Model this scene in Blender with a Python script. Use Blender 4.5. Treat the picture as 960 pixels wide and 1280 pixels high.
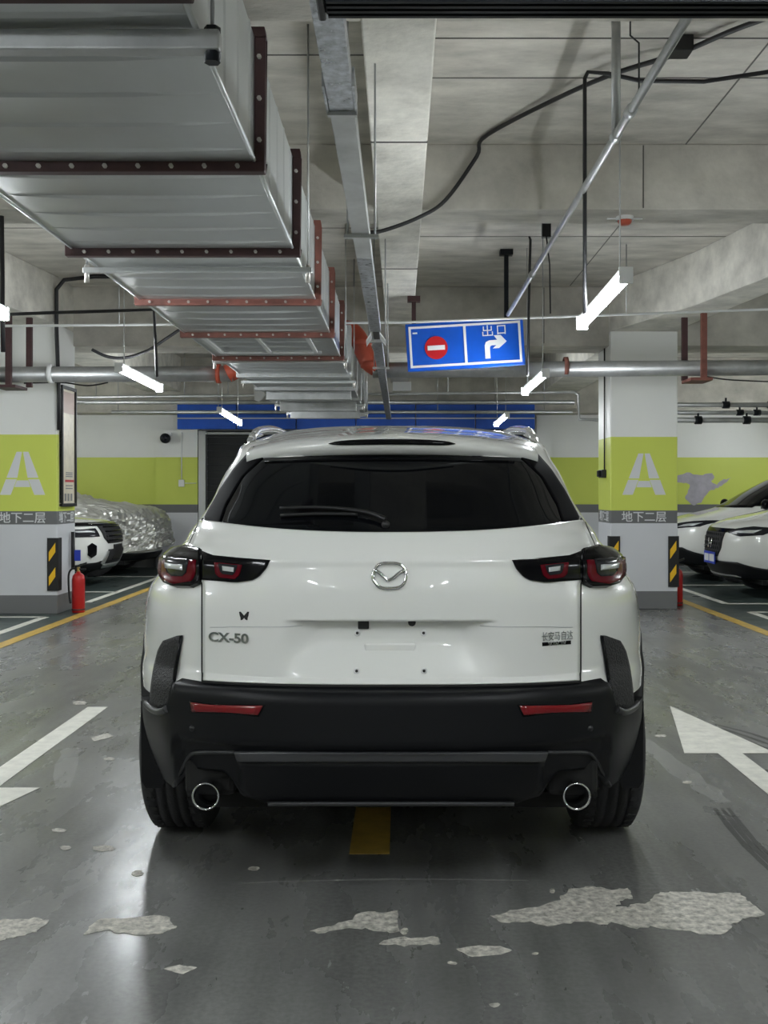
import bpy, bmesh, math, random
from mathutils import Vector, Matrix, noise
PI = math.pi
for o in list(bpy.data.objects): bpy.data.objects.remove(o)
SC = bpy.context.scene
COL = SC.collection

# ------------------------------------------------------------------ camera
F, VX, VY, CH = 1300.0, 500.0, 617.0, 1.28       # focal length and vanishing point in px, eye height in m
cam = bpy.data.cameras.new('camera')
cam.sensor_fit = 'AUTO'; cam.sensor_width = 36.0; cam.lens = F / 1280 * 36.0
cam.shift_x = (480 - VX) / 1280.0; cam.shift_y = -(640 - VY) / 1280.0
cam.clip_start = 0.05; cam.clip_end = 200
co = bpy.data.objects.new('camera', cam); COL.objects.link(co)
co.location = (0, 0, CH); co.rotation_euler = (PI / 2, 0, 0)
SC.camera = co
# ------------------------------------------------------------------ world, exposure
w = bpy.data.worlds.new('world'); SC.world = w; w.use_nodes = True
w.node_tree.nodes['Background'].inputs[0].default_value = (0.9, 0.95, 1.0, 1)
w.node_tree.nodes['Background'].inputs[1].default_value = 0.02
SC.view_settings.view_transform = 'Standard'; SC.view_settings.look = 'None'
SC.view_settings.exposure = 0.95; SC.view_settings.gamma = 1.0
SC.view_settings.use_curve_mapping = False
LAMP = 72.0                                       # emission of the LED battens

def px(x, y, d): return Vector(((x - VX) * d / F, d, CH - (y - VY) * d / F))
def fl(x, y):    return px(x, y, F * CH / (y - VY))        # a pixel on the floor

# ------------------------------------------------------------------ materials
MATS = {}
def mat(name, col, rough=0.5, metal=0.0, var=0.0, vs=4.0, bump=0.0, bs=40.0, coat=0.0, emit=0.0, rvar=0.0,
        col2=None, stretch=(1, 1, 1), alpha=1.0, spec=None):
    m = bpy.data.materials.new(name); m.use_nodes = True
    nt = m.node_tree; b = nt.nodes['Principled BSDF']; L = nt.links.new
    c = (col[0], col[1], col[2], 1)
    b.inputs['Base Color'].default_value = c; b.inputs['Roughness'].default_value = rough
    b.inputs['Metallic'].default_value = metal; b.inputs['Coat Weight'].default_value = coat
    b.inputs['Coat Roughness'].default_value = 0.03
    if spec is not None: b.inputs['Specular IOR Level'].default_value = spec
    if alpha < 1: b.inputs['Alpha'].default_value = alpha
    if emit:
        b.inputs['Emission Color'].default_value = c; b.inputs['Emission Strength'].default_value = emit
    if var or bump or rvar:
        tc = nt.nodes.new('ShaderNodeTexCoord'); mp = nt.nodes.new('ShaderNodeMapping')
        mp.inputs['Scale'].default_value = stretch; L(tc.outputs['Object'], mp.inputs[0])
    if var or rvar:
        n = nt.nodes.new('ShaderNodeTexNoise'); n.inputs['Scale'].default_value = vs
        n.inputs['Detail'].default_value = 8; n.inputs['Roughness'].default_value = 0.62
        L(mp.outputs[0], n.inputs['Vector'])
    if var:
        mx = nt.nodes.new('ShaderNodeMix'); mx.data_type = 'RGBA'
        c2 = col2 or [max(0, v * (1 - var)) for v in col]
        c1 = col if col2 else [min(1, v * (1 + var)) for v in col]
        mx.inputs[6].default_value = (*c2, 1); mx.inputs[7].default_value = (*c1, 1)
        rp = nt.nodes.new('ShaderNodeMapRange'); rp.inputs[1].default_value = 0.33; rp.inputs[2].default_value = 0.67
        L(n.outputs['Fac'], rp.inputs[0]); L(rp.outputs[0], mx.inputs[0]); L(mx.outputs[2], b.inputs['Base Color'])
    if rvar:
        rp = nt.nodes.new('ShaderNodeMapRange'); rp.inputs[1].default_value = 0.3; rp.inputs[2].default_value = 0.7
        rp.inputs[3].default_value = max(0.02, rough - rvar); rp.inputs[4].default_value = min(1, rough + rvar)
        L(n.outputs['Fac'], rp.inputs[0]); L(rp.outputs[0], b.inputs['Roughness'])
    if bump:
        n2 = nt.nodes.new('ShaderNodeTexNoise'); n2.inputs['Scale'].default_value = bs; n2.inputs['Detail'].default_value = 5
        L(mp.outputs[0], n2.inputs['Vector'])
        bp = nt.nodes.new('ShaderNodeBump'); bp.inputs['Strength'].default_value = bump; bp.inputs['Distance'].default_value = 0.02
        L(n2.outputs['Fac'], bp.inputs['Height']); L(bp.outputs[0], b.inputs['Normal'])
    MATS[name] = m
    return m

def banded(name, dark_base=0.2):
    """wall and pillar paint: bands by height"""
    m = mat(name, (1, 1, 1), 0.45)
    nt = m.node_tree; b = nt.nodes['Principled BSDF']; L = nt.links.new
    g = nt.nodes.new('ShaderNodeNewGeometry'); s = nt.nodes.new('ShaderNodeSeparateXYZ'); L(g.outputs['Position'], s.inputs[0])
    dv = nt.nodes.new('ShaderNodeMath'); dv.operation = 'DIVIDE'; dv.inputs[1].default_value = 4.0; L(s.outputs[2], dv.inputs[0])
    r = nt.nodes.new('ShaderNodeValToRGB'); r.color_ramp.interpolation = 'CONSTANT'; L(dv.outputs[0], r.inputs[0])
    stops = [(0, (.17, .172, .175)), (dark_base / 4, (.64, .65, .68)), (.95 / 4, (.15, .152, .155)), (1.085 / 4, (.62, .70, .12)), (1.9 / 4, (.82, .825, .80))]
    e = r.color_ramp.elements; e[0].position = 0; e[0].color = (*stops[0][1], 1); e[1].position = stops[1][0]; e[1].color = (*stops[1][1], 1)
    for p, c in stops[2:]:
        x = e.new(p); x.color = (*c, 1)
    n = nt.nodes.new('ShaderNodeTexNoise'); n.inputs['Scale'].default_value = 1.3; n.inputs['Detail'].default_value = 6; L(g.outputs['Position'], n.inputs['Vector'])
    mr = nt.nodes.new('ShaderNodeMapRange'); mr.inputs[3].default_value = .9; mr.inputs[4].default_value = 1.05; L(n.outputs['Fac'], mr.inputs[0])
    mu = nt.nodes.new('ShaderNodeMix'); mu.data_type = 'RGBA'; mu.blend_type = 'MULTIPLY'; mu.inputs[0].default_value = 1
    L(r.outputs[0], mu.inputs[6]); L(mr.outputs[0], mu.inputs[7]); L(mu.outputs[2], b.inputs['Base Color'])
    return m

def floor_material():
    m = mat('grey_epoxy', (.17, .175, .18), .3)
    nt = m.node_tree; b = nt.nodes['Principled BSDF']; L = nt.links.new
    g = nt.nodes.new('ShaderNodeNewGeometry')
    def nz(scale, st, det=7, ro=.6):
        mp = nt.nodes.new('ShaderNodeMapping'); mp.inputs['Scale'].default_value = st; L(g.outputs['Position'], mp.inputs[0])
        n = nt.nodes.new('ShaderNodeTexNoise'); n.inputs['Scale'].default_value = scale; n.inputs['Detail'].default_value = det
        n.inputs['Roughness'].default_value = ro; L(mp.outputs[0], n.inputs['Vector']); return n.outputs['Fac']
    def mrange(s, a, c, lo, hi):
        r = nt.nodes.new('ShaderNodeMapRange'); r.inputs[1].default_value = a; r.inputs[2].default_value = c
        r.inputs[3].default_value = lo; r.inputs[4].default_value = hi; L(s, r.inputs[0]); return r.outputs[0]
    def mul(a, c):
        r = nt.nodes.new('ShaderNodeMath'); r.operation = 'MULTIPLY'; L(a, r.inputs[0]); L(c, r.inputs[1]); return r.outputs[0]
    big = mrange(nz(.8, (1, 1, 1)), .3, .7, .78, 1.22)
    streak = mrange(nz(7, (1, .07, 1)), .3, .7, .76, 1.26)            # wear streaks along the aisle
    fine = mrange(nz(60, (1, 1, 1), 4), .35, .65, .86, 1.14)
    f = mul(mul(big, streak), fine)
    mx = nt.nodes.new('ShaderNodeMix'); mx.data_type = 'RGBA'; mx.blend_type = 'MULTIPLY'; mx.inputs[0].default_value = 1
    mx.inputs[6].default_value = (.165, .166, .16, 1); L(f, mx.inputs[7])
    L(mx.outputs[2], b.inputs['Base Color'])
    L(mrange(nz(3, (1, .35, 1), 8), .3, .7, .16, .40), b.inputs['Roughness'])
    bp = nt.nodes.new('ShaderNodeBump'); bp.inputs['Strength'].default_value = .08; bp.inputs['Distance'].default_value = .01
    L(nz(9, (1, .5, 1), 6), bp.inputs['Height']); L(bp.outputs[0], b.inputs['Normal'])
    return m

M = dict(
    floor=floor_material(),
    bay=mat('dark_green_coating', (.055, .075, .07), .35, var=.3, vs=2, rvar=.1),
    band=banded('banded_paint'),
    concrete=mat('formwork_concrete', (.50, .48, .43), .85, var=.24, vs=2.2, bump=.25, bs=18, stretch=(1, 2.2, 1)),
    concrete_pale=mat('pale_concrete', (.64, .62, .56), .85, var=.22, vs=3.5, bump=.3, bs=22),
    joint=mat('formwork_joint', (.13, .125, .115), .9),
    conc_patch=mat('bare_concrete_patch', (.52, .50, .45), .8, var=.5, vs=42, bump=.3, bs=80),
    white_line=mat('white_road_paint', (.74, .73, .66), .55, var=.14, vs=14),
    yellow_line=mat('yellow_road_paint', (.55, .36, .07), .5, var=.2, vs=9),
    galv=mat('galvanised_steel', (.56, .58, .58), .38, .75, var=.06, vs=2, rvar=.03),
    galv_spangle=mat('spangled_zinc', (.45, .47, .5), .35, .8, var=.45, vs=28, rvar=.12),
    galv_dull=mat('dull_zinc_pipe', (.46, .47, .47), .42, .75, var=.15, vs=6),
    maroon=mat('maroon_primer', (.05, .02, .021), .6, var=.3, vs=9),
    rust=mat('red_oxide_primer', (.17, .06, .045), .6, var=.35, vs=9),
    red_pipe=mat('red_pipe_paint', (.42, .07, .035), .4, var=.15, vs=6),
    bolt=mat('zinc_bolt', (.5, .48, .45), .4, .8),
    black=mat('black_plastic', (.012, .012, .013), .45),
    black_cable=mat('black_cable_sheath', (.012, .012, .014), .5),
    black_metal=mat('black_painted_metal', (.006, .008, .011), .4, spec=.25),
    white_plastic=mat('white_enamel', (.75, .76, .76), .4),
    sign_blue=mat('sign_blue', (.006, .11, .66), .3, var=.12, vs=2, emit=0),
    sign_white=mat('sign_white', (.92, .93, .95), .4),
    sign_red=mat('sign_red', (.62, .012, .02), .4),
    blue=mat('blue_fascia', (.015, .10, .55), .4, var=.15, vs=1.5),
    infill=mat('dark_infill', (.012, .013, .014), .5),  # near-black, carries the darkness of the opening in its colour
    silver=mat('brushed_aluminium', (.55, .56, .57), .35, .8),
    hazard_black=mat('rubber_black', (.012, .012, .012), .6),
    hazard_yellow=mat('reflective_yellow', (.85, .5, .02), .45),
    ext_red=mat('extinguisher_red', (.5, .015, .015), .3),
    poster=mat('poster_paper', (.72, .66, .52), .35, var=.15, vs=5),
    poster_pink=mat('poster_print_pink', (.5, .36, .3), .4),
    ink=mat('grey_ink', (.22, .22, .22), .5),
    red_ink=mat('red_ink', (.5, .02, .03), .5),
    mark=mat('stencil_paint', (.66, .67, .68), .5),
    lilac=mat('flaked_plaster', (.42, .40, .45), .8, var=.15, vs=6),
    led=mat('led_diffuser', (.92, .97, 1.0), .4, emit=LAMP),
    # vehicles
    paint=mat('white_car_paint', (.80, .805, .78), .25, coat=1.0),
    gap=mat('panel_gap', (.01, .01, .01), .8),
    glass=mat('tinted_glass', (.003, .0035, .0045), .05, spec=.22),
    gloss=mat('gloss_black_trim', (.004, .004, .005), .12, spec=.14),
    clad=mat('satin_black_cladding', (.005, .0055, .007), .45, spec=.25, bump=.02, bs=300),
    clad2=mat('satin_dark_cladding', (.02, .021, .023), .36),
    mesh=mat('honeycomb_insert', (.018, .018, .02), .6, bump=.6, bs=140),
    red_lens=mat('red_lens', (.11, .003, .009), .2, spec=.12),
    refl=mat('red_reflector', (.19, .004, .008), .2, coat=.5),
    smoke=mat('smoked_lens', (.02, .021, .025), .15, spec=.15),
    clear=mat('clear_lens', (.62, .64, .66), .18, .3),
    chrome=mat('chrome', (.75, .76, .78), .09, 1.0),
    trim=mat('matte_black_trim', (.006, .006, .007), .6, spec=0.02),
    skid=mat('satin_grey_skid', (.055, .056, .06), .38),
    tyre_mark=mat('tyre_mark', (.03, .03, .03), .6, alpha=.38),
    pale_scuff=mat('pale_scuff', (.5, .5, .47), .6, alpha=.30),
    rubber=mat('tyre_rubber', (.03, .03, .032), .7, bump=.2, bs=120),
    rim=mat('dark_alloy', (.12, .12, .13), .3, .9),
    underbody=mat('underbody', (.008, .008, .008), .9),
    silver_paint=mat('silver_car_paint', (.6, .6, .58), .25, .5, coat=1),
    foil=mat('silver_cover_foil', (.66, .66, .63), .32, .75, bump=1.0, bs=11),
    plate_blue=mat('plate_blue', (.02, .05, .45), .35),
    interior=mat('camera_lens', (.01, .01, .02), .1),
    yellow=mat('yellow_strap', (.7, .6, .05), .5),
    brass=mat('brass_valve', (.4, .3, .1), .35, .9),
)

def foil_bump(m):
    nt = m.node_tree; L = nt.links.new; b = nt.nodes['Principled BSDF']
    tc = nt.nodes.new('ShaderNodeTexCoord'); n = nt.nodes.new('ShaderNodeTexNoise'); n.noise_type = 'RIDGED_MULTIFRACTAL'
    n.inputs['Scale'].default_value = 3.2; n.inputs['Detail'].default_value = 4; n.inputs['Distortion'].default_value = .6
    L(tc.outputs['Object'], n.inputs['Vector'])
    bp = nt.nodes.new('ShaderNodeBump'); bp.inputs['Strength'].default_value = .9; bp.inputs['Distance'].default_value = .05
    L(n.outputs['Fac'], bp.inputs['Height']); L(bp.outputs[0], b.inputs['Normal'])
foil_bump(M['foil'])

# ------------------------------------------------------------------ mesh helpers
def link(o, parent=None):
    COL.objects.link(o)
    if parent is not None: o.parent = parent
    return o
def tag(o, label=None, cat=None, group=None, kind=None):
    for k, v in (('label', label), ('category', cat), ('group', group), ('kind', kind)):
        if v: o[k] = v
    return o
def thing(name, label, cat, loc=(0, 0, 0), rz=0, group=None, kind=None):
    o = bpy.data.objects.new(name, None); o.empty_display_size = .1
    o.location = loc; o.rotation_euler = (0, 0, rz)
    return tag(link(o), label, cat, group, kind)

class MB:
    def __init__(s): s.v, s.f, s.sm = [], [], []
    def add(s, vs, fs, smooth=False):
        b = len(s.v); s.v += [tuple(p) for p in vs]
        for f in fs: s.f.append([b + i for i in f]); s.sm.append(smooth)
        return s
    def box(s, a, b, R=None, c=None):
        x0, y0, z0 = a; x1, y1, z1 = b
        vs = [Vector((x, y, z)) for z in (z0, z1) for y in (y0, y1) for x in (x0, x1)]
        if R is not None:
            c = Vector(c) if c is not None else (Vector(a) + Vector(b)) / 2
            vs = [c + R @ (p - c) for p in vs]
        return s.add(vs, [(0, 2, 3, 1), (4, 5, 7, 6), (0, 1, 5, 4), (2, 6, 7, 3), (0, 4, 6, 2), (1, 3, 7, 5)])
    def beam(s, p, q, wx, wz):
        """bar from p to q, rectangular section"""
        p, q = Vector(p), Vector(q); d = (q - p).normalized()
        up = Vector((0, 0, 1)) if abs(d.z) < .9 else Vector((0, 1, 0))
        a = d.cross(up).normalized() * wx / 2; b = a.cross(d).normalized() * wz / 2
        vs = [e + sa * a + sb * b for e in (p, q) for sa, sb in ((-1, -1), (1, -1), (1, 1), (-1, 1))]
        return s.add(vs, [(0, 3, 2, 1), (4, 5, 6, 7)] + [(i, (i + 1) % 4, 4 + (i + 1) % 4, 4 + i) for i in range(4)])
    def tube(s, pts, r, n=10, cap=True, rs=None):
        pts = [Vector(p) for p in pts]; rings = []; prev = None
        for i, p in enumerate(pts):
            d = ((pts[min(i + 1, len(pts) - 1)] - p).normalized() + (p - pts[max(i - 1, 0)]).normalized())
            if d.length < 1e-6: d = Vector((0, 0, 1))
            d.normalize()
            if prev is None:
                up = Vector((0, 0, 1)) if abs(d.z) < .9 else Vector((0, 1, 0)); a = d.cross(up).normalized()
            else:
                a = (prev - d * prev.dot(d)).normalized()
            prev = a; b = d.cross(a); rr = rs[i] if rs else r
            rings.append([p + (a * math.cos(t) + b * math.sin(t)) * rr for t in [2 * PI * k / n for k in range(n)]])
        vs = [q for ring in rings for q in ring]
        fs = [(i * n + k, i * n + (k + 1) % n, (i + 1) * n + (k + 1) % n, (i + 1) * n + k) for i in range(len(pts) - 1) for k in range(n)]
        s.add(vs, fs, True)
        if cap:
            s.add(rings[0], [tuple(range(n - 1, -1, -1))]); s.add(rings[-1], [tuple(range(n))])
        return s
    def cyl(s, p, q, r, n=16): return s.tube([p, q], r, n)
    def lathe(s, c, prof, ax='z', n=24, smooth=True):
        """prof: list of (radius, height along axis)"""
        c = Vector(c); vs = []
        for r, h in prof:
            for k in range(n):
                t = 2 * PI * k / n; a, b = r * math.cos(t), r * math.sin(t)
                vs.append(c + Vector({'z': (a, b, h), 'x': (h, a, b), 'y': (a, h, b)}[ax]))
        fs = [(i * n + k, i * n + (k + 1) % n, (i + 1) * n + (k + 1) % n, (i + 1) * n + k) for i in range(len(prof) - 1) for k in range(n)]
        return s.add(vs, fs, smooth)
    def prism(s, poly, h, up=(0, 0, 1)):
        """polygon of 3d points pushed along a vector"""
        up = Vector(up) * h; n = len(poly); a = [Vector(p) for p in poly]
        return s.add(a + [p + up for p in a], [tuple(range(n - 1, -1, -1)), tuple(range(n, 2 * n))] + [(i, (i + 1) % n, n + (i + 1) % n, n + i) for i in range(n)])
    def grid(s, rows, smooth=True, closed=False):
        nr, nc = len(rows), len(rows[0]); vs = [p for r in rows for p in r]
        s.add(vs, [(i * nc + j, i * nc + (j + 1) % nc, (i + 1) * nc + (j + 1) % nc, (i + 1) * nc + j) for i in range(nr - 1) for j in range(nc if closed else nc - 1)], smooth)
        return s
    def build(s, name, m, parent=None, world=False, bevel=0, recalc=True, seg=2):
        me = bpy.data.meshes.new(name)
        off = Vector((0, 0, 0))
        if world and parent is not None:
            q = parent
            while q is not None: off += q.location; q = q.parent
        me.from_pydata([Vector(p) - off for p in s.v], [], s.f)
        me.polygons.foreach_set('use_smooth', s.sm)
        if recalc:
            bm = bmesh.new(); bm.from_mesh(me); bmesh.ops.remove_doubles(bm, verts=bm.verts, dist=1e-5)
            bmesh.ops.recalc_face_normals(bm, faces=bm.faces); bm.to_mesh(me); bm.free()
        me.materials.append(m); me.update()
        o = bpy.data.objects.new(name, me); link(o, parent)
        if bevel:
            b = o.modifiers.new('bevel', 'BEVEL'); b.width = bevel; b.segments = seg; b.limit_method = 'ANGLE'; b.angle_limit = .6
        return o
def one(name, mb, m, label, cat, group=None, kind=None, bevel=0):
    """a thing that is one mesh; origin at its base"""
    xs = [p[0] for p in mb.v]; ys = [p[1] for p in mb.v]; zs = [p[2] for p in mb.v]
    c = Vector(((min(xs) + max(xs)) / 2, (min(ys) + max(ys)) / 2, min(zs)))
    mb.v = [tuple(Vector(p) - c) for p in mb.v]
    o = mb.build(name, m, bevel=bevel); o.location = c
    return tag(o, label, cat, group, kind)
def text(name, body, size, loc, rot, m, parent=None, ext=.002, sx=1.0, align='CENTER', bold=0.0):
    cu = bpy.data.curves.new(name, 'FONT'); cu.body = body; cu.size = size; cu.extrude = ext
    cu.align_x = align; cu.align_y = 'CENTER'; cu.offset = bold
    t = bpy.data.objects.new(name, cu); COL.objects.link(t)
    bpy.context.view_layer.update()
    me = bpy.data.meshes.new_from_object(t.evaluated_get(bpy.context.evaluated_depsgraph_get()))
    bpy.data.objects.remove(t)
    me.materials.clear(); me.materials.append(m)
    o = bpy.data.objects.new(name, me); link(o, parent)
    o.location = loc; o.rotation_euler = rot; o.scale = (sx, 1, 1)
    return o
def smooth_path(pts, k=6):
    """Catmull-Rom through the points"""
    p = [Vector(q) for q in pts]; out = []
    for i in range(len(p) - 1):
        a, b, c, d = p[max(i - 1, 0)], p[i], p[i + 1], p[min(i + 2, len(p) - 1)]
        for j in range(k):
            t = j / k
            out.append(.5 * ((2 * b) + (c - a) * t + (2 * a - 5 * b + 4 * c - d) * t * t + (3 * b - a - 3 * c + d) * t ** 3))
    return out + [p[-1]]

# ================================================================== SETTING
X0, X1, Y0, Y1 = -9.3, 9.3, -10.0, 18.0
ZS = 3.58                                         # slab underside
floor = tag(MB().box((X0, Y0, -.1), (X1, 21.0, 0)).build('floor', M['floor']), 'glossy grey coated garage floor with scuffs and bare patches', 'floor', kind='structure')
for a, b in ((X0, -3.42), (3.42, X1)):
    MB().box((a, Y0, 0), (b, Y1, .003)).build('bay_coating', M['bay'], floor)
for xs in (-1, 1):
    MB().box((xs * 3.36 - .06, Y0, .003), (xs * 3.36 + .06, Y1, .0045)).build('edge_line', M['yellow_line'], floor)
def strip(p, q, wd, m=None, name='bay_line', z=.0035):
    p, q = Vector((*p, z)), Vector((*q, z)); d = (q - p).normalized(); n = Vector((-d.y, d.x, 0)) * wd / 2
    MB().prism([p - n, q - n, q + n, p + n], .0015).build(name, m or M['white_line'], floor)
for y in (-4, -1.6, .8, 3.2, 6.3, 8.75, 11.2, 12.06, 14.5, 16.9): strip((3.78, y), (8.9, y), .09)
for a, b in ((-4, 11.2), (12.06, 16.9)): strip((3.78, a), (3.78, b), .09)
for y in (-4, -1.6, .8, 3.2, 5.8, 8.3, 10.75, 12.2, 13.5, 16.0): strip((-8.9, y), (-3.67, y), .09)
for a, b in ((-4, 10.75), (12.2, 17.6)): strip((-3.67, a), (-3.67, b), .09)
MB().box((-.18, 3.69, .001), (-.037, 6.6, .0025)).build('centre_dash', M['yellow_line'], floor)
for a in (-4.3, 9.7): MB().box((-.18, a, .001), (-.037, a + 2.9, .0025)).build('centre_dash', M['yellow_line'], floor)
def arrow(cx, pts):
    MB().prism([(cx + x, y, .001) for x, y in pts], .0015).build('lane_arrow', M['white_line'], floor)
arrow(-1.81, [(-.06, 6.23), (-.06, 4.52), (-.245, 4.52), (0, 3.55), (.245, 4.52), (.06, 4.52), (.06, 6.23)])
arrow(1.625, [(-.06, 3.4), (-.06, 5.12), (-.225, 5.12), (0, 6.26), (.225, 5.12), (.06, 5.12), (.06, 3.4)])
def blob(pixels, seed, amp=.016, sub=7):
    """a flaked patch: pixel outline on the floor with a ragged edge"""
    pts = [fl(*p) for p in pixels]; out = []
    for i, p in enumerate(pts):
        q = pts[(i + 1) % len(pts)]
        for j in range(sub):
            c = p.lerp(q, j / sub)
            out.append((c.x + amp * (noise.noise((c.x * 14, c.y * 14, seed)) + .7 * noise.noise((c.x * 45, c.y * 45, seed))), c.y + amp * 1.6 * (noise.noise((c.x * 14 + 7, c.y * 14, seed + 3)) + .7 * noise.noise((c.x * 45, c.y * 45, seed + 9))), .0008))
    MB().prism(out, .0012).build('bare_patch', M['conc_patch'], floor)
blob([(612, 1147), (650, 1136), (700, 1126), (708, 1112), (745, 1110), (788, 1112), (792, 1122), (770, 1130), (760, 1136), (790, 1133), (812, 1128), (818, 1120), (850, 1117), (925, 1116), (940, 1130), (955, 1143), (925, 1152), (905, 1166), (870, 1167), (800, 1160), (740, 1153), (690, 1157), (640, 1152)], 1)
blob([(386, 1163), (420, 1157), (452, 1143), (498, 1137), (499, 1163), (480, 1166), (440, 1162), (410, 1166)], 2)
blob([(570, 1187), (600, 1182), (625, 1183), (641, 1189), (625, 1195), (590, 1196)], 3, .005)
blob([(105, 1166), (118, 1152), (160, 1146), (210, 1147), (216, 1162), (180, 1169), (140, 1163)], 4)
blob([(-20, 1180), (-20, 1152), (20, 1150), (58, 1151), (48, 1163), (20, 1172)], 5)
blob([(113, 922), (135, 917), (142, 921), (118, 927)], 6, .006); blob([(205, 1212), (225, 1206), (246, 1210), (230, 1219)], 7, .006)
blob([(475, 1180), (500, 1173), (548, 1172), (552, 1180), (505, 1184)], 8, .012)

for i, (x, y, wx, hy) in enumerate([(100, 879, 9, 2.5), (137, 949, 7, 2), (75, 1038, 10, 2.5), (82, 1060, 7, 3), (130, 1061, 15, 4), (172, 1092, 8, 4), (318, 1086, 8, 3), (800, 910, 9, 3), (826, 920, 8, 2), (860, 978, 6, 2), (565, 1204, 6, 2), (620, 1256, 7, 2.5), (668, 1192, 5, 1.5), (690, 1114, 4, 3), (505, 1164, 5, 4)]):
    blob([(x + wx * math.cos(a) * (1 + .3 * noise.noise((a, i, 0))), y + hy * math.sin(a)) for a in [2 * PI * k / 7 for k in range(7)]], i + 20, .006, 2)
def floor_band(pixels, wd, m, nm, z=.0006):
    pts = smooth_path([fl(*c) for c in pixels], 5); a, b = [], []
    for i, c in enumerate(pts):
        d = (pts[min(i + 1, len(pts) - 1)] - pts[max(i - 1, 0)]).normalized(); n = Vector((-d.y, d.x, 0))
        ww = wd * (.6 + .5 * noise.noise((c.x * 9, c.y * 9, 3)) + .4 * math.sin(PI * i / (len(pts) - 1)))
        a.append((c.x + n.x * ww / 2, c.y + n.y * ww / 2, z)); b.append((c.x - n.x * ww / 2, c.y - n.y * ww / 2, z))
    MB().grid([a, b], False).build(nm, M[m], floor)
floor_band([(805, 925), (840, 955), (880, 985), (905, 1003)], .11, 'pale_scuff', 'scuff_mark')
for o_ in (0, 9, 17): floor_band([(893 + o_, 1010), (925 + o_, 1050), (965 + o_, 1090)], .025, 'tyre_mark', 'tyre_mark')
for o_ in (0, 16, 32): floor_band([(860 + o_, 905), (910 + o_, 918), (970 + o_, 940)], .03, 'tyre_mark', 'tyre_mark', .0008)
floor_band([(300, 1104), (400, 1101), (520, 1099), (660, 1101)], .014, 'pale_scuff', 'crack_line')
floor_band([(90, 935), (82, 960), (78, 985)], .10, 'pale_scuff', 'scuff_mark')

ceiling = tag(MB().box((X0, Y0, ZS), (X1, Y1 + .2, ZS + .2)).build('ceiling', M['concrete']), 'bare concrete slab with formwork joints above the garage', 'ceiling', kind='structure')
ZB = 3.148
def beam_tag(o): return tag(o, 'bare concrete ceiling beam', 'beam', 'concrete ceiling beams', 'structure')
def beam_box(a, b, m='concrete'): beam_tag(MB().box(a, b).build('beam', M[m], bevel=.008))
for a, b, z in ((-8.9, -8.3, 2.91), (-4.6, -4.2, ZB), (-.7, -.3, ZB), (3.76, 4.12, ZB), (6.84, 7.2, ZB), (11.56, 12.15, 2.92)):
    beam_box((X0, a, z), (X1, b, ZS))
beam_box((-.155, -10, 3.14), (.145, 17.6, ZS), 'concrete_pale')
beam_box((X0, 17.55, 2.64), (X1, 17.99, ZS))
def hbeam(poly, z, m='concrete_pale'): beam_tag(MB().prism([(x, y, z) for x, y in poly], ZS - z).build('beam', M[m], bevel=.008))
hbeam([(2.32, 11.6), (2.32, 11.45), (2.80, 9.9), (3.02, 8.7), (3.2, 7.2), (3.2, -10), (3.62, -10), (3.62, 7.2), (3.29, 9.3), (3.065, 11.1), (3.065, 11.6)], 3.07)
hbeam([(-4.37, 11.6), (-4.37, 11.0), (-4.35, 7.2), (-4.35, -10), (-4.0, -10), (-4.0, 7.2), (-3.75, 9.9), (-3.63, 11.05), (-3.63, 11.6)], 3.07)
hbeam([(2.4, 12.1), (2.4, 17.6), (3.0, 17.6), (3.0, 12.1)], 3.0); hbeam([(-4.3, 12.1), (-4.3, 17.6), (-3.7, 17.6), (-3.7, 12.1)], 3.0)
# formwork joints, thin raised fins of grout
BEAMS = [o for o in bpy.data.objects if o.name.startswith('beam')]
def joint(p, q, wd=.008, par=None): MB().beam(p, q, wd, wd).build('joint_line', M['joint'], par or ceiling)
def bm_at(x, y):
    for o in BEAMS:
        xs = [v.co.x for v in o.data.vertices]; ys = [v.co.y for v in o.data.vertices]
        if min(xs) - .01 <= x <= max(xs) + .01 and min(ys) - .01 <= y <= max(ys) + .01: return o
    return ceiling
for y in (5.25, 5.75, 9.3): joint((.145, y, ZS), (3.2, y, ZS)); joint((-3.9, y - .3, ZS), (-.155, y - .3, ZS))
for x in (1.88, -1.3, -2.6): joint((x, 4.12, ZS), (x, 6.84, ZS)); joint((x, 7.2, ZS), (x, 11.5, ZS))
for x in (1.6, 3.0, -1.1): joint((x, 6.84, ZB + .01), (x, 6.84, ZS - .01), par=bm_at(x, 6.84)); joint((x, 11.56, 2.95), (x, 11.56, ZS - .01), par=bm_at(x, 11.56))
for y in (5.5, 8.6): joint((-.155, y, 3.14), (.145, y, 3.14), .01, bm_at(0, y))
joint((3.115, 8.0, 3.08), (3.115, 8.0, ZS), .01, bm_at(3.3, 8.0))

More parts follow.
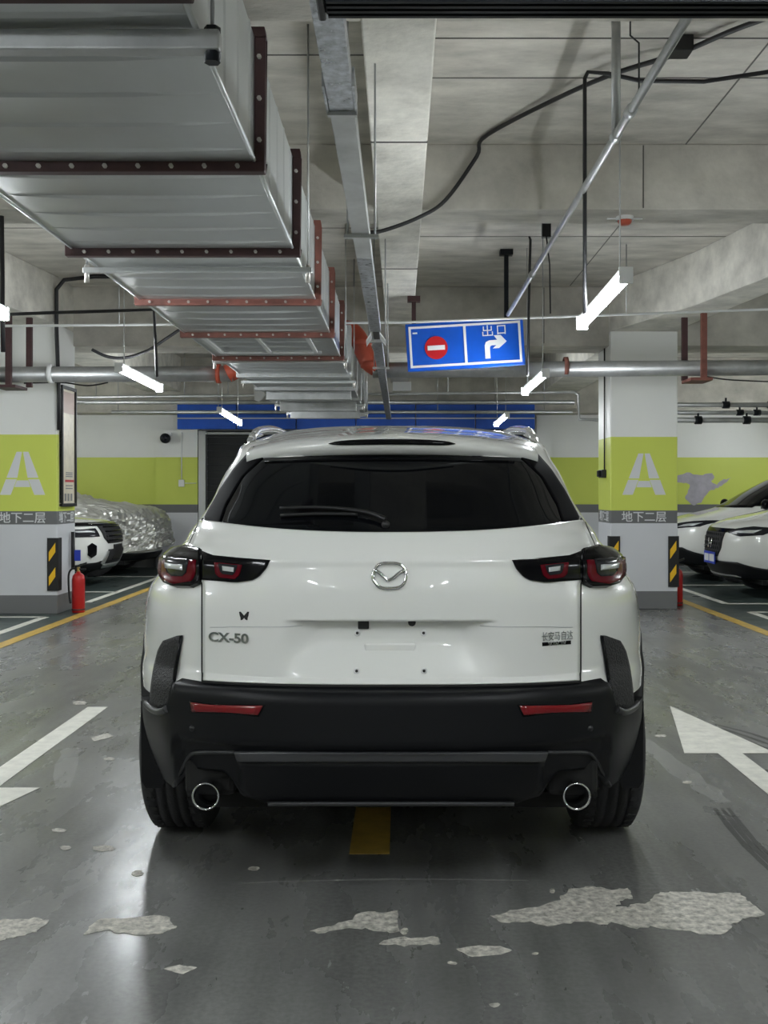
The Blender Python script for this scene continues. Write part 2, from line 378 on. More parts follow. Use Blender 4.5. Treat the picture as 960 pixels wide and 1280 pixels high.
# walls
def wall(name, a, b, m='band', label=None):
    return tag(MB().box(a, b).build(name, M[m]), label or 'garage wall painted in grey, lime green and white bands', 'wall', kind='structure')
OX0, OX1, OZ = -3.35, 2.28, 2.40                  # opening in the back wall
wall('wall_back_left', (X0, Y1, 0), (OX0 - .12, Y1 + .2, ZS), label='back wall left of the shutter, lime green band')
wall('wall_back_right', (OX1, Y1, 0), (X1, Y1 + .2, ZS), label='back wall right of the shutter, lime green band with flaked patch')
wall('wall_back_top', (OX0 - .12, Y1, OZ), (OX1, Y1 + .2, ZS), 'concrete', 'bare concrete wall above the blue fascia')
wall('wall_left', (X0 - .2, Y0, 0), (X0, Y1 + .2, ZS)); wall('wall_right', (X1, Y0, 0), (X1 + .2, Y1 + .2, ZS))
wall('wall_front', (X0, Y0 - .2, 0), (X1, Y0, ZS))
tag(MB().box((-4.2, Y1 - .12, 0), (OX0 - .13, Y1 - .001, 2.38)).build('trim_1', M['band']), 'painted pilaster beside the dark shutter opening', 'pilaster', kind='structure')
tag(MB().box((2.35, Y1 - .1, 0), (2.62, Y1 - .001, 2.63)).build('trim_2', M['band']), 'painted pilaster right of the shutter opening', 'pilaster', kind='structure')
def wall_patch(pixels, d, seed):
    out = []
    for i, p in enumerate(pixels):
        a, b = Vector(p), Vector(pixels[(i + 1) % len(pixels)])
        for j in range(4):
            c = a.lerp(b, j / 4); q = px(c.x + 1.5 * noise.noise((c.x * .3, c.y * .3, seed)), c.y + 1.5 * noise.noise((c.x * .3, c.y * .3, seed + 5)), d)
            out.append((q.x, d - .001, q.z))
    MB().prism(out, -.003, (0, 1, 0)).build('flaked_patch', M['lilac'], bpy.data.objects['wall_back_right'])
wall_patch([(840, 597), (848, 594), (858, 591), (874, 594), (890, 591), (893, 597), (889, 602), (896, 606), (902, 600), (914, 598), (906, 604), (898, 610), (886, 614), (876, 628), (866, 632), (856, 622), (860, 613), (862, 606), (855, 603), (840, 603)], Y1, 2)

# blue fascia, frame and shutter in the opening
t = thing('opening_fascia', 'long blue fascia above the dark shutter', 'fascia', (OX0, 17.5, 2.38))
for i in range(6):
    a = -3.73 + i * (6.0 / 6)
    MB().box((a, 17.40, 2.36), (a + .985, 17.54, 2.78)).build('fascia_panel', M['blue'], t, world=True, bevel=.008)
MB().box((-3.73, 17.385, 2.53), (2.26, 17.41, 2.55)).build('fascia_rail', M['silver'], t, world=True)
t = thing('opening_infill', 'near-black slatted shutter in the back wall', 'infill', (0, 18.1, 0))  # slats added in place of an open recess, its shade put into their colour
for i in range(20):
    MB().box((OX0 + .002, 18.06, .02 + i * .118), (OX1 - .002, 18.09, .02 + i * .118 + .112)).build('slat', M['infill'], t, world=True, bevel=.01)
MB().box((OX0 - .12, 17.9, 0), (OX0, 18.14, 2.359)).build('guide_rail', M['silver'], t, world=True)
MB().box((OX0, 17.93, 2.30), (OX1, 17.99, 2.34)).build('lintel_bar', M['silver'], t, world=True)

# pillars
def pillar(name, x0, x1, y0, y1, label, marks=True):
    t = thing(name, label, 'pillar', ((x0 + x1) / 2, (y0 + y1) / 2, 0), kind='structure')
    MB().box((x0, y0, 0), (x1, y1, 3.08)).build('shaft', M['band'], t, world=True, bevel=.012)
    if not marks: return t
    cx, cy = (x1 - x0) / 2, (y1 - y0) / 2
    def onf(mb, nm, mt): return mb.build(nm, mt, t)
    # stencilled A: strokes with gaps, on the front face
    f = -cy - .0015; zc, hh = 1.495, .228
    def quad(pts): return MB().prism([(x, f, zc + z) for x, z in pts], .002, (0, 1, 0))
    hw, tw = .24, .115
    def lx(z): return -hw + (z + hh) / (2 * hh) * (hw - tw / 2 - .005)       # outer left edge at height z
    z1 = -.055
    for s in (-1, 1):
        for a, b in ((-hh, z1 - .008), (z1 + .008, hh)):
            onf(quad([(s * lx(a), a), (s * (lx(a) + tw), a), (s * min(lx(b) + tw, -.006), b), (s * lx(b), b)]), 'letter_stroke', M['mark'])
    onf(quad([(-.085, -.145), (.085, -.145), (.06, -.075), (-.06, -.075)]), 'letter_stroke', M['mark'])
    text('storey_text', '地下二层', .125, (0, -cy - .002, 1.017), (PI / 2, 0, 0), M['mark'], t, bold=.0012)
    for s in (-1, 1):
        text('storey_text', '地下二层', .125, (s * (cx + .002), 0, 1.017), (PI / 2, 0, s * PI / 2), M['mark'], t, bold=.0012)
    return t
PL = pillar('pillar', -4.37, -3.63, 11.02, 11.62, 'banded pillar with letter A beside the fire extinguisher and framed notice')
PR = pillar('pillar', 2.323, 3.065, 11.48, 12.18, 'banded pillar with letter A carrying a small black camera')
for x0, x1 in ((-4.37, -3.63), (2.323, 3.065)):
    pillar('pillar', x0, x1, -.9, -.2, 'banded garage pillar behind the aisle', False)

def guard(x, y, sx, label):
    """hazard-striped corner guard: L-section hugging a pillar corner, with yellow stripes"""
    t = thing('corner_guard', label, 'corner guard', (x, y, .25))
    wd, h = .105, .56
    m = MB().box((min(0, -sx * wd), -.012, 0), (max(0, -sx * wd), -.001, h)); m.build('front_leaf', M['hazard_black'], t)
    MB().box((min(.001 * sx, .012 * sx), -.012, 0), (max(.001 * sx, .012 * sx), wd, h)).build('side_leaf', M['hazard_black'], t)
    for z in (.05, .31):
        a, b = -sx * .018, -sx * (wd - .018)
        p = [(a, -.0125, z), (b, -.0125, z + .10), (b, -.0125, z + .20), (a, -.0125, z + .10)]
        if sx > 0: p = [(a, -.0125, z + .10), (b, -.0125, z), (b, -.0125, z + .10), (a, -.0125, z + .20)]
        MB().prism(p, -.002, (0, 1, 0)).build('yellow_stripe', M['hazard_yellow'], t)
guard(-3.63, 11.02, 1, 'black and yellow corner guard on the pillar by the fire extinguisher')
guard(2.323, 11.48, -1, 'black and yellow corner guard on camera pillar edge nearest the parked white SUV')
guard(3.065, 11.48, 1, 'black and yellow corner guard on camera pillar edge facing the bays with two white cars')
for o in [o for o in bpy.data.objects if o.name.startswith('pillar') and o.location.y < 0]:
    o['label'] = 'banded garage pillar standing behind the photographer'; o['group'] = 'pillars behind the photographer'

# ================================================================== CEILING SERVICES
# ---- air duct
DX0, DX1, DZ, DH = -1.495, -.491, 2.40, .42
duct = thing('air_duct', 'large galvanised rectangular air duct with flanged sections under the ceiling', 'duct', ((DX0 + DX1) / 2, 1, DZ))
FY = [2.285 + 1.24 * i for i in range(-2, 11)]
def ridged(y0, y1, nrid):
    ys = [(y0, 0)]
    for i in range(nrid):
        c = y0 + (y1 - y0) * (i + .6) / (nrid + .2); ys += [(c - .014, .0), (c, .008), (c + .005, -.001)]
    return ys + [(y1, 0)]
random.seed(4)
for i in range(len(FY) - 1):
    a, b = FY[i] + .001, FY[i + 1] - .001; m = MB(); pr = ridged(a, b, 5)
    sag = [.006 * math.sin(PI * (y - a) / (b - a)) for y, _ in pr]
    NX = 9
    rows = [[(DX0 + (DX1 - DX0) * k / (NX - 1), y, DZ - h * min(1, 4 * min(k, NX - 1 - k) / (NX - 1)) - s * math.sin(PI * k / (NX - 1))) for k in range(NX)] for (y, h), s in zip(pr, sag)]
    m.grid(rows, False)
    for x, s in ((DX0, -1), (DX1, 1)):
        m.grid([[(x + s * h * .5, y, DZ), (x + s * h * .5, y, DZ + DH)] for y, h in pr], False)
    m.grid([[(DX0, y, DZ + DH), (DX1, y, DZ + DH)] for y in (a, b)], False)
    sec = m.build('duct_section', M['galv'] if i < 9 else M['galv_dull'], duct, world=True, recalc=True)
    for x in (DX0, DX1): MB().tube([(x, a + .03, DZ + .001), (x, b - .03, DZ + .001)], .008, 6).build('corner_seam', M['galv'], sec, world=True)
for i, y in enumerate(FY):
    mt = M['maroon'] if i <= 4 else (M['rust'] if i <= 7 else M['galv_dull'])
    g = .035; m = MB()
    m.box((DX0 - g, y - .022, DZ - g), (DX1 + g, y + .022, DZ)); m.box((DX0 - g, y - .022, DZ + DH), (DX1 + g, y + .022, DZ + DH + g))
    m.box((DX0 - g, y - .022, DZ), (DX0, y + .022, DZ + DH)); m.box((DX1, y - .022, DZ), (DX1 + g, y + .022, DZ + DH))
    fo = m.build('flange', mt, duct, world=True, bevel=.004)
    b = MB()
    for k in range(9):
        x = DX0 + (DX1 - DX0) * (k + .5) / 9; b.cyl((x, y - .034, DZ - g / 2), (x, y + .034, DZ - g / 2), .008, 6)
    for k in range(3): b.cyl((DX1 + g / 2, y - .034, DZ + .07 + k * .14), (DX1 + g / 2, y + .034, DZ + .07 + k * .14), .008, 6)
    tag(b.build('flange_bolts', M['bolt'], fo, world=True), kind='stuff')
fr = MB()
for a, b in (((-1.40, 7.36), (-.95, 7.36)), ((-.95, 7.36), (-.62, 7.36)), ((-1.40, 8.2), (-.62, 8.2)), ((-1.40, 7.36), (-1.40, 8.2)), ((-1.02, 7.36), (-1.02, 8.2)), ((-.66, 7.36), (-.66, 8.2))):
    fr.beam((a[0], a[1], DZ - .008), (b[0], b[1], DZ - .008), .03, .014)
fr.build('access_frame', M['white_plastic'], duct, world=True)
for y0, sk in ((11.3, .1), (12.6, .12), (13.8, .12)):
    MB().box((DX0 + .04, y0, DZ - sk), (DX1 - .04, y0 + .08, DZ - .001)).build('stiffener', M['galv_dull'], duct, world=True, bevel=.004)
MB().prism([px(317, 481, 12.0), px(334, 483, 12.0), px(336, 490, 12.0), px(324, 502, 12.0), px(318, 500, 12.0)], .02, (0, 1, 0)).build('damper_plate', M['white_plastic'], duct, world=True)
def hanger(y, mt, rr=.018, wide=.06, label=''):
    t = thing('duct_hanger', label, 'hanger', ((DX0 + DX1) / 2, y, DZ - .06), group='trapeze hangers carrying the air duct')
    MB().box((DX0 - wide, y - rr, DZ - .012 - 2 * rr), (DX1 + wide, y + rr, DZ - .0112)).build('cross_bar', mt, t, world=True, bevel=.005)
    for x in (DX0 - wide + .02, DX1 + wide - .02):
        MB().cyl((x, y, DZ - .06), (x, y, ZB - .02 if (3.7 < y < 4.2) else ZS), .005, 8).build('threaded_rod', M['galv_dull'], t, world=True)
        MB().cyl((x, y, DZ - .085), (x, y, DZ - .0), .02 if y < 3 else .012, 6).build('nut', M['black_metal'] if y < 3 else M['bolt'], t, world=True)
for y, mt in ((2.5, 'galv_dull'), (5.10, 'galv'), (8.62, 'galv'), (10.2, 'galv'), (12.9, 'galv'), (14.2, 'galv')):
    hanger(y, M[mt], .024 if y < 3 else .014, label={2.5: 'thick dull steel hanger bar with black end nuts under the air duct', 5.10: 'slim steel hanger bar under the duct just behind its last dark maroon flange', 8.62: 'slim steel hanger bar just behind the framed access panel of the duct', 10.2: 'slim steel hanger bar under the duct between the red pipe elbows'}.get(y, 'slim steel hanger bar under the far dull end of the air duct'))
one('strap', MB().tube(smooth_path([px(412, 450, 10.9), px(419, 458, 10.9), px(417, 466, 10.9), px(409, 476, 10.9)]), .008, 6), M['yellow'], 'short yellow strap dangling beside the air duct', 'strap')

# ---- cable tray
TX0, TX1, TZ = -.207, -.133, 2.40
tray = thing('cable_tray', 'long narrow zinc cable trunking running along the ceiling beside the air duct', 'cable tray', ((TX0 + TX1) / 2, 2, TZ))
for k, (a, b, mt) in enumerate(((.3, 3.05, 'galv_spangle'), (3.052, 4.95, 'galv_dull'), (4.952, 7.2, 'galv_spangle'), (7.7, 11, 'galv_spangle'), (11.002, 15.7, 'galv_spangle'))):
    MB().box((TX0, a, TZ), (TX1, b, TZ + .052)).build('trunking_length', M[mt], tray, world=True, bevel=.002)
MB().box((TX0 - .008, 2.85, TZ - .004), (TX0 - .0005, 3.06, TZ + .05)).build('splice_plate', M['galv_spangle'], tray, world=True)
MB().box((TX1 + .0005, 2.85, TZ - .004), (TX1 + .008, 3.06, TZ + .05)).build('splice_plate', M['galv_spangle'], tray, world=True)
MB().box((TX0 - .006, 3.045, TZ - .012), (TX1 + .006, 3.065, TZ - .0005)).build('splice_lip', M['galv_dull'], tray, world=True)
for sx in (-1, 1):
    c = (TX0 + TX1) / 2
    MB().prism([(c + sx * .03, 7.2, TZ), (c + sx * .07, 7.38, TZ - .03), (c + sx * .07, 7.5, TZ - .05), (c + sx * .03, 7.38, TZ - .01)], -.012).build('bent_tab', M['white_plastic'], tray, world=True)
MB().box((TX0 + .015, 7.2, TZ + .02), (TX1 - .015, 7.7, TZ + .048)).build('joint_sleeve', M['black'], tray, world=True)
for y in (2.2, 4.5, 7.6, 9.2):
    th = thing('tray_hanger', 'thin threaded rod pair carrying the zinc cable trunking', 'hanger', (-.19, y, TZ - .02), group='rod hangers of the cable trunking')
    for x in (TX0 - .02, TX1 + .025):
        MB().cyl((x, y, TZ - .02), (x, y, ZS), .0045, 6).build('threaded_rod', M['galv_dull'], th, world=True)
    MB().box((TX0 - .035, y - .015, TZ - .016), (TX1 + .04, y + .015, TZ - .0005)).build('support_bar', M['galv_dull'], th, world=True)

# ---- hanging black box at the top of the view
BZ0 = 2.21
t = thing('hanging_box', 'long black metal box with ridged lower edge hanging overhead across the aisle', 'overhead box', (.9, 2.0, BZ0))
MB().box((-.145, 1.955, BZ0 + .006), (2.0, 2.04, 2.375)).build('casing', M['black_metal'], t, world=True, bevel=.006)
for k in range(4): MB().box((-.14, 1.965 + k * .02, BZ0), (1.995, 1.975 + k * .02, BZ0 + .006)).build('ridge', M['black_metal'], t, world=True)
MB().box((-.16, 1.95, BZ0), (-.145, 2.05, 2.38)).build('end_cap', M['black'], t, world=True, bevel=.004)
for x in (.35, 1.7): MB().cyl((x, 2.0, 2.37), (x, 2.0, ZS), .01, 8).build('hanger_rod', M['black_metal'], t, world=True)

# ---- LED battens
def batten(near, farp, label, group, rods=True, nm='led_batten'):
    near, farp = Vector(near), Vector(farp); c = (near + farp) / 2
    t = thing(nm, label, 'light', (c.x, c.y, min(near.z, farp.z)), group=group)
    d = (farp - near).normalized(); s = Vector((1, 0, 0)) - d * d.x; s.normalize(); u = s.cross(d)
    if u.z < 0: u = -u
    def sec(prof, a, b, name, mt):
        m = MB(); rows = [[p + s * x + u * z for x, z in prof] for p in (near + d * a, farp - d * b)]
        n = len(prof); m.add(rows[0] + rows[1], [(i, (i + 1) % n, n + (i + 1) % n, n + i) for i in range(n)] + [tuple(range(n)), tuple(range(2 * n - 1, n - 1, -1))])
        m.build(name, mt, t, world=True)
    sec([(-.020, .022), (.020, .022), (.020, .045), (-.020, .045)], .02, .02, 'housing', M['white_plastic'])
    sec([(.027 * math.cos(a), .029 * math.sin(a) + .001) for a in [math.radians(-235 + 290 * k / 14) for k in range(15)]], .022, .022, 'diffuser', M['led'])
    for p, q in ((near, near + d * .02), (farp - d * .02, farp)):
        m = MB().beam(p + u * .006, q + u * .006, .064, .076); m.build('end_cap', M['white_plastic'], t, world=True)
    if rods:
        for f in (.12, .88):
            p = near.lerp(farp, f) + u * .045
            top = ZS
            if 3.2 < p.x < 3.62: top = 3.07
            if abs(p.x) < .15: top = 3.14
            for a, b in ((3.76, 4.12), (6.84, 7.2), (-.7, -.3), (-4.6, -4.2)):
                if a <= p.y <= b: top = ZB
            if 11.56 <= p.y <= 12.15: top = 2.92
            MB().cyl(p, (p.x, p.y, top), .004, 6).build('suspension_chain', M['galv_dull'], t, world=True)
G = 'LED battens hanging over the aisle'
LB = 'slim glowing white LED batten '
batten(px(783, 345, 4.84), px(727, 406, 6.03), LB + 'hanging by chain beside the black cable drop', G)
batten(px(148, 460, 8.34), px(200, 486, 9.57), LB + 'in front of the big grey pipe', G)
batten(px(682, 467, 8.72), px(656, 490, 9.88), LB + 'just right of and below the blue exit sign', G)
batten(px(274, 513, 12.6), px(300, 529, 14.0), LB + 'in front of the blue fascia left of the duct end', G)
batten(px(634, 519, 13.5), px(620, 531, 14.7), LB + 'in front of the right end of the blue fascia', G)
batten((-2.2, 4.5, 2.29), (-2.2, 5.78, 2.27), LB + 'left of the air duct, feeding the thin black cable', G)
for x in (-2.2, 1.1):
    for y in (.55, -3.4, -7.4): batten((x, y, 2.32), (x, y + 1.25, 2.32), LB + 'behind the photographer', 'LED battens behind the photographer')
for x, ys in ((-6.6, (1.5, 8.3, 14.6)), (6.6, (1.5, 8.3, 15.4))):
    for y in ys: batten((x, y, 2.5), (x, y + 1.25, 2.5), LB + 'over the parking bays', 'LED battens over the parking bays')

# ---- big pipes with red fittings hopping over the duct
YP = 10.45
t = thing('fire_main', 'large grey steel pipe crossing the garage and hopping over the duct with red elbows', 'pipe', (0, YP, 2.4))
zr, zl, ra = 2.55, 2.485, .078
jr = px(466, 470, YP).x; jl = px(292, 463, YP).x
MB().tube([(jr, YP, zr - .03), (9.2, YP, zr + .03)], ra, 18).build('pipe_run', M['galv_dull'], t, world=True)
MB().tube([(-9.2, YP, zl - .03), (jl, YP, zl)], ra, 18).build('pipe_run', M['galv_dull'], t, world=True)
MB().tube([(-.62, YP, 2.93), (-1.4, YP, 2.93)], ra, 18).build('pipe_run', M['galv_dull'], t, world=True)
MB().tube(smooth_path([(-.60, YP, 2.93), (-.50, YP, 2.92), (-.42, YP, 2.84), (-.37, YP, 2.72), (-.31, YP, 2.60), (-.22, YP, 2.535), (jr + .05, YP, zr - .03)], 5), .092, 18).build('red_elbow', M['red_pipe'], t, world=True)
MB().tube(smooth_path([(-1.42, YP, 2.93), (-1.55, YP, 2.90), (-1.61, YP, 2.80), (-1.62, YP, 2.64), (-1.66, YP, 2.53), (jl - .06, YP, zl)], 5), .092, 18).build('red_elbow', M['red_pipe'], t, world=True)
for x, z in ((-.40, 2.80), (-.28, 2.57)):
    MB().lathe((x, YP, z), [(.112, -.03), (.118, -.02), (.118, .02), (.112, .03)], 'z', 20).build('coupling', M['red_pipe'], t, world=True)
def band_ring(x, z, mt=M['red_pipe']): MB().lathe((x, YP, z), [(.079, -.022), (.098, -.02), (.098, .02), (.079, .022)], 'x', 20).build('clamp', mt, t, world=True)
band_ring(px(707, 460, YP).x, 2.556, M['rust']); band_ring(px(64, 468, YP).x, zl, M['white_plastic']); band_ring(jl - .15, zl)
for xa, ztop, mt in ((875, 3.07, 'rust'), (860, 3.07, 'maroon'), (17, 3.07, 'maroon'), (31, 3.07, 'maroon')):
    x = px(xa, 460, YP).x; yy = YP + (.13 if xa in (860, 31) else -.13); zb = 2.43 if xa > 500 else 2.36
    s = thing('pipe_bracket', ('dark red steel bracket with saddle carrying the big grey pipe ' if xa in (875, 17) else 'plain dark steel post behind the big grey pipe ') + ('near the camera pillar' if xa > 500 else 'before the notice pillar'), 'bracket', (x, yy, zb), group='pipe brackets near camera pillar' if xa > 500 else 'pipe brackets before notice pillar')
    MB().box((x - .03, yy - .02, zb), (x + .03, yy + .02, ztop if abs(x) > 2.9 and x < 3.3 else ZS)).build('post', M[mt], s, world=True, bevel=.004)
    if xa in (875, 17): MB().box((x - .14, YP - .17, zb - .03), (x + .08, YP + .17, zb - .0005)).build('saddle', M[mt], s, world=True, bevel=.004)

def pipe(name, pts, r, m, label, cat='pipe', n=8, sm=False, group=None):
    return one(name, MB().tube(smooth_path(pts) if sm else pts, r, n), M[m], label, cat, group)
# ---- sprinkler lines
t = thing('sprinkler_pipe', 'slim grey sprinkler pipe running overhead along the aisle with a riser', 'pipe', (.965, 4.6, 2.88))
MB().tube([(.965, 2.0, 2.88), (.965, 9.3, 2.88)], .018, 10).build('pipe_run', M['galv_dull'], t, world=True)
MB().tube([(.965, 4.65, 2.88), (.965, 4.65, ZS)], .02, 10).build('riser', M['galv_dull'], t, world=True)
for y in (4.35, 4.65, 7.6): MB().lathe((.965, y, 2.88), [(.019, -.03), (.025, -.028), (.025, .028), (.019, .03)], 'y', 14).build('coupling', M['galv'], t, world=True)
MB().tube([(.965, 4.2, 2.9), (.965, 4.2, 3.1), (.93, 4.2, 3.13), (.93, 4.2, ZS)], .004, 6).build('hanger_rod', M['black'], t, world=True)
t = thing('branch_pipe', 'thin pale sprinkler branch pipe crossing just above the blue exit sign', 'pipe', (0, 9.6, 2.8))
MB().tube([px(-60, 408, 9.6), px(505, 403, 9.6), px(1060, 383, 9.6)], .012, 8).build('pipe_run', M['white_plastic'], t, world=True)
for x, yb in ((149, 360), (731, 300), (783, 300)):
    p = px(x, 406 if x < 300 else 391, 9.6); MB().cyl(p, (p.x, p.y, ZS), .005, 6).build('hanger_rod', M['galv_dull'], t, world=True)
t = thing('sprinkler_branch', 'thin sprinkler pipe before the blue fascia with an L bend at its right end', 'pipe', (0, 15.2, 2.7))
MB().tube([px(60, 497, 15.2), px(718, 490, 15.2), px(723, 493, 15.2), px(724, 524, 15.2), px(748, 525, 15.2)], .022, 8).build('pipe_run', M['galv_dull'], t, world=True)
for x in (120, 195, 285, 560, 660):
    p = px(x, 494, 15.2); MB().cyl(p, (p.x, p.y, ZS), .008, 6).build('hanger_rod', M['galv_dull'], t, world=True)
t = thing('service_pipe', 'grey pipe crossing in front of the blue fascia, the upper of two', 'pipe', (-1, 16.4, 2.68))
MB().cyl((-6.5, 16.4, 2.72), (2.75, 16.4, 2.72), .035, 10).build('pipe_run', M['galv_dull'], t, world=True)
for x in (-6.2, -3.4, -1.9, 1.5): MB().cyl((x, 16.4, 2.74), (x, 16.4, ZS), .007, 6).build('hanger_rod', M['galv_dull'], t, world=True)
t = thing('service_pipe', 'grey pipe crossing in front of the blue fascia, the lower of two', 'pipe', (-1, 16.6, 2.55))
MB().cyl((-4.6, 16.6, 2.58), (2.75, 16.6, 2.58), .028, 8).build('pipe_run', M['galv_dull'], t, world=True)
for x in (-4.5, -2.9, .6, 2.3): MB().cyl((x, 16.6, 2.6), (x, 16.6, ZS), .007, 6).build('hanger_rod', M['galv_dull'], t, world=True)
for i, (z, y, r) in enumerate(((2.56, 15.0, .035), (2.46, 15.15, .03), (2.34, 15.0, .04))):
    t = thing('valve_pipe', 'horizontal grey pipe above the white cars, ' + ('topmost', 'middle', 'lowest')[i] + ' of three', 'pipe', (6, y, z - .05))
    MB().cyl((3.3, y, z), (9.25, y, z), r, 10).build('pipe_run', M['galv_dull'], t, world=True)
    for x in ((4.7, 5.35), (4.95, 5.2), (4.3, 5.0))[i]:
        MB().lathe((x, y, z), [(r, -.05), (r * 1.5, -.048), (r * 1.5, .048), (r, .05)], 'x', 12).build('coupling', M['black_metal'], t, world=True)
        MB().cyl((x, y, z), (x, y, z + .1), .015, 8).build('valve_stem', M['black_metal'], t, world=True)
# ---- cables
pipe('conduit', [px(455, 291, 6.78), px(480, 288, 6.78), px(525, 271, 6.78), (.30, 6.79, 3.2), (.50, 6.79, 3.48), (.56, 6.6, 3.56), px(740, 103, 5.65), px(850, 66, 5.3), px(960, 22, 4.93), (2.6, 4.2, 3.55)], .013, 'black_cable', 'black conduit climbing the beam and crossing the slab to a junction box', 'conduit', sm=True)
one('junction_box', MB().box((1.36, 5.2, 3.5), (1.47, 5.32, ZS)), M['black'], 'small black junction box on the slab at the conduit', 'junction box', bevel=.006)
pipe('cable_drop', [px(731, 392, 5.5), px(731, 240, 5.5), px(731, 98, 5.5), px(735, 90, 5.5), px(760, 92, 5.4), px(800, 101, 5.35), px(880, 102, 5.3), px(960, 90, 5.25), (2.6, 5.2, 3.5)], .011, 'black_cable', 'black cable dropping from the slab to the LED batten', 'cable', sm=False)
pipe('cable_drop', [px(660, 470, 9.3), px(661, 380, 9.3), px(663, 300, 9.3), px(660, 291, 9.3), px(657, 295, 9.3)], .012, 'black_cable', 'black cable dropping behind the right edge of the exit sign', 'cable')
pipe('cable_drop', [px(688, 392, 8.2), px(687, 330, 8.2), px(683, 296, 8.2)], .006, 'black_cable', 'thin dark wire hanging below the small black ceiling device', 'cable')
one('ceiling_device', MB().box(px(678, 296, 8.2), px(689, 271, 8.2) + Vector((0, .06, 0))), M['black'], 'small black device hanging under the slab beside the sprinkler pipe', 'device', bevel=.005)
pipe('cable', [px(8, 393, 8.0), px(60, 391, 8.0), px(130, 389, 8.0), px(192, 387, 8.0), px(194, 420, 8.2), px(196, 470, 8.5)], .013, 'black_cable', 'black cable run feeding the LED batten before the big pipe', 'cable')
pipe('cable', [px(115, 437, 9.2), px(135, 446, 9.2), px(158, 447, 9.2), px(185, 438, 9.2), px(205, 425, 9.2), px(226, 411, 9.2)], .014, 'black_cable', 'slack black cable looping up to the left edge of the air duct', 'cable', sm=True)
pipe('conduit', [(-3.60, 10.98, 1.95), (-3.60, 10.98, 2.3), (-3.60, 10.90, 3.0), (-3.60, 10.9, 3.42), (-3.52, 10.9, 3.52), (-3.2, 10.9, 3.555), (-2.5, 10.9, 3.56)], .022, 'black_cable', 'black conduit rising on the notice pillar corner then turning along the slab', 'conduit', sm=False)
pipe('cable', [px(-8, 230, 7.0), px(2, 262, 7.0), px(3, 340, 7.0), px(3, 392, 6.9), px(4, 440, 6.9)], .016, 'black_cable', 'black cable hanging at the far left under the slab', 'cable')
pipe('cable', [px(30, 479, 10.9), px(75, 478, 10.9), px(110, 482, 10.9), px(135, 478, 10.9)], .008, 'black_cable', 'thin black wire along the top of the notice frame pillar', 'cable', sm=True)
pipe('cable', [px(880, 470, 10.8), px(915, 475, 10.8), px(990, 478, 10.8)], .007, 'black_cable', 'thin black wire under the big pipe above the white cars', 'cable', sm=True)
t = thing('smoke_detector', 'small red and white detector on the slab above the LED batten', 'detector', (1.5, 6.95, 3.0))
c = px(781, 303, 7.02)
t.location = (c.x, c.y, ZB - .06)
MB().lathe((c.x, c.y, ZB - .055), [(0.001, .0), (.03, .0), (.045, .015), (.05, .03)], 'z', 16).build('sensor', M['red_pipe'], t, world=True)
MB().lathe((c.x, c.y, ZB - .026), [(.06, 0), (.06, .026)], 'z', 16).build('base', M['white_plastic'], t, world=True)
MB().cyl((c.x - .12, c.y, ZB - .012), (c.x + .12, c.y, ZB - .012), .006, 6).build('base_bar', M['white_plastic'], t, world=True)

# ---- exit sign
YS = 9.8
t = thing('exit_sign', 'blue hanging traffic sign with red no entry disc and right-turn exit arrow', 'sign', tuple(px(581.5, 431, YS)))
sw, sh = 1.108, .445
t.rotation_euler = (0, -math.radians(3.4), 0)
def sp(pts, z0=-.0235): return MB().prism([(x, z0, z) for x, z in pts], -.003, (0, 1, 0))
MB().box((-sw / 2, -.02, -sh / 2), (sw / 2, .04, sh / 2)).build('sign_board', M['sign_blue'], t, bevel=.005)
def rect(a, b, c, d): return [(a, b), (c, b), (c, d), (a, d)]
bw, i0 = .022, .028
for nm, r in (('border', rect(-sw / 2 + i0, sh / 2 - i0 - bw, sw / 2 - i0, sh / 2 - i0)), ('border', rect(-sw / 2 + i0, -sh / 2 + i0, sw / 2 - i0, -sh / 2 + i0 + bw)),
              ('border', rect(-sw / 2 + i0, -sh / 2 + i0 + bw, -sw / 2 + i0 + bw, sh / 2 - i0 - bw)), ('border', rect(sw / 2 - i0 - bw, -sh / 2 + i0 + bw, sw / 2 - i0, sh / 2 - i0 - bw)),
              ('divider', rect(-.012, -sh / 2 + i0 + bw, .012, sh / 2 - i0 - bw))):
    sp(r).build(nm, M['sign_white'], t)
dc = (-.275, -.015)
disc = sp([(dc[0] + .108 * math.cos(a), dc[1] + .108 * math.sin(a)) for a in [2 * PI * k / 40 for k in range(40)]]).build('no_entry_disc', M['sign_red'], t)
sp(rect(dc[0] - .082, dc[1] - .022, dc[0] + .082, dc[1] + .022), -.027).build('no_entry_bar', M['sign_white'], disc)
ax, az = .205, -.145
out = [(-.024, 0), (.024, 0), (.024, .10), (.030, .116), (.046, .122), (.085, .122), (.05, .092), (.11, .092), (.185, .152), (.13, .215), (.065, .215), (.095, .172), (.02, .170), (-.012, .155), (-.024, .125)]
sp([(ax + x, az + z) for x, z in out]).build('turn_arrow', M['sign_white'], t)
def strokes(nm, cx, cz, s_, rs):
    m = MB()
    for r in rs: m.prism([(cx + x * s_, -.0235, cz + z * s_) for x, z in rect(*r)], -.003, (0, 1, 0))
    tag(m.build(nm, M['sign_white'], t), kind='stuff')
k = .075
strokes('exit_character', .215, .118, .1, [(-k / 2 * 1.3, -.5, k / 2 * 1.3, .5), (-.42, -.03, .42, .06), (-.42, .06, -.32, .40), (.32, .06, .42, .40), (-.5, -.5, .5, -.41), (-.5, -.41, -.4, -.10), (.4, -.41, .5, -.10)])
strokes('exit_character', .345, .118, .1, [(-.4, -.42, -.3, .42), (.3, -.42, .4, .42), (-.3, .32, .3, .42), (-.3, -.36, .3, -.26)])
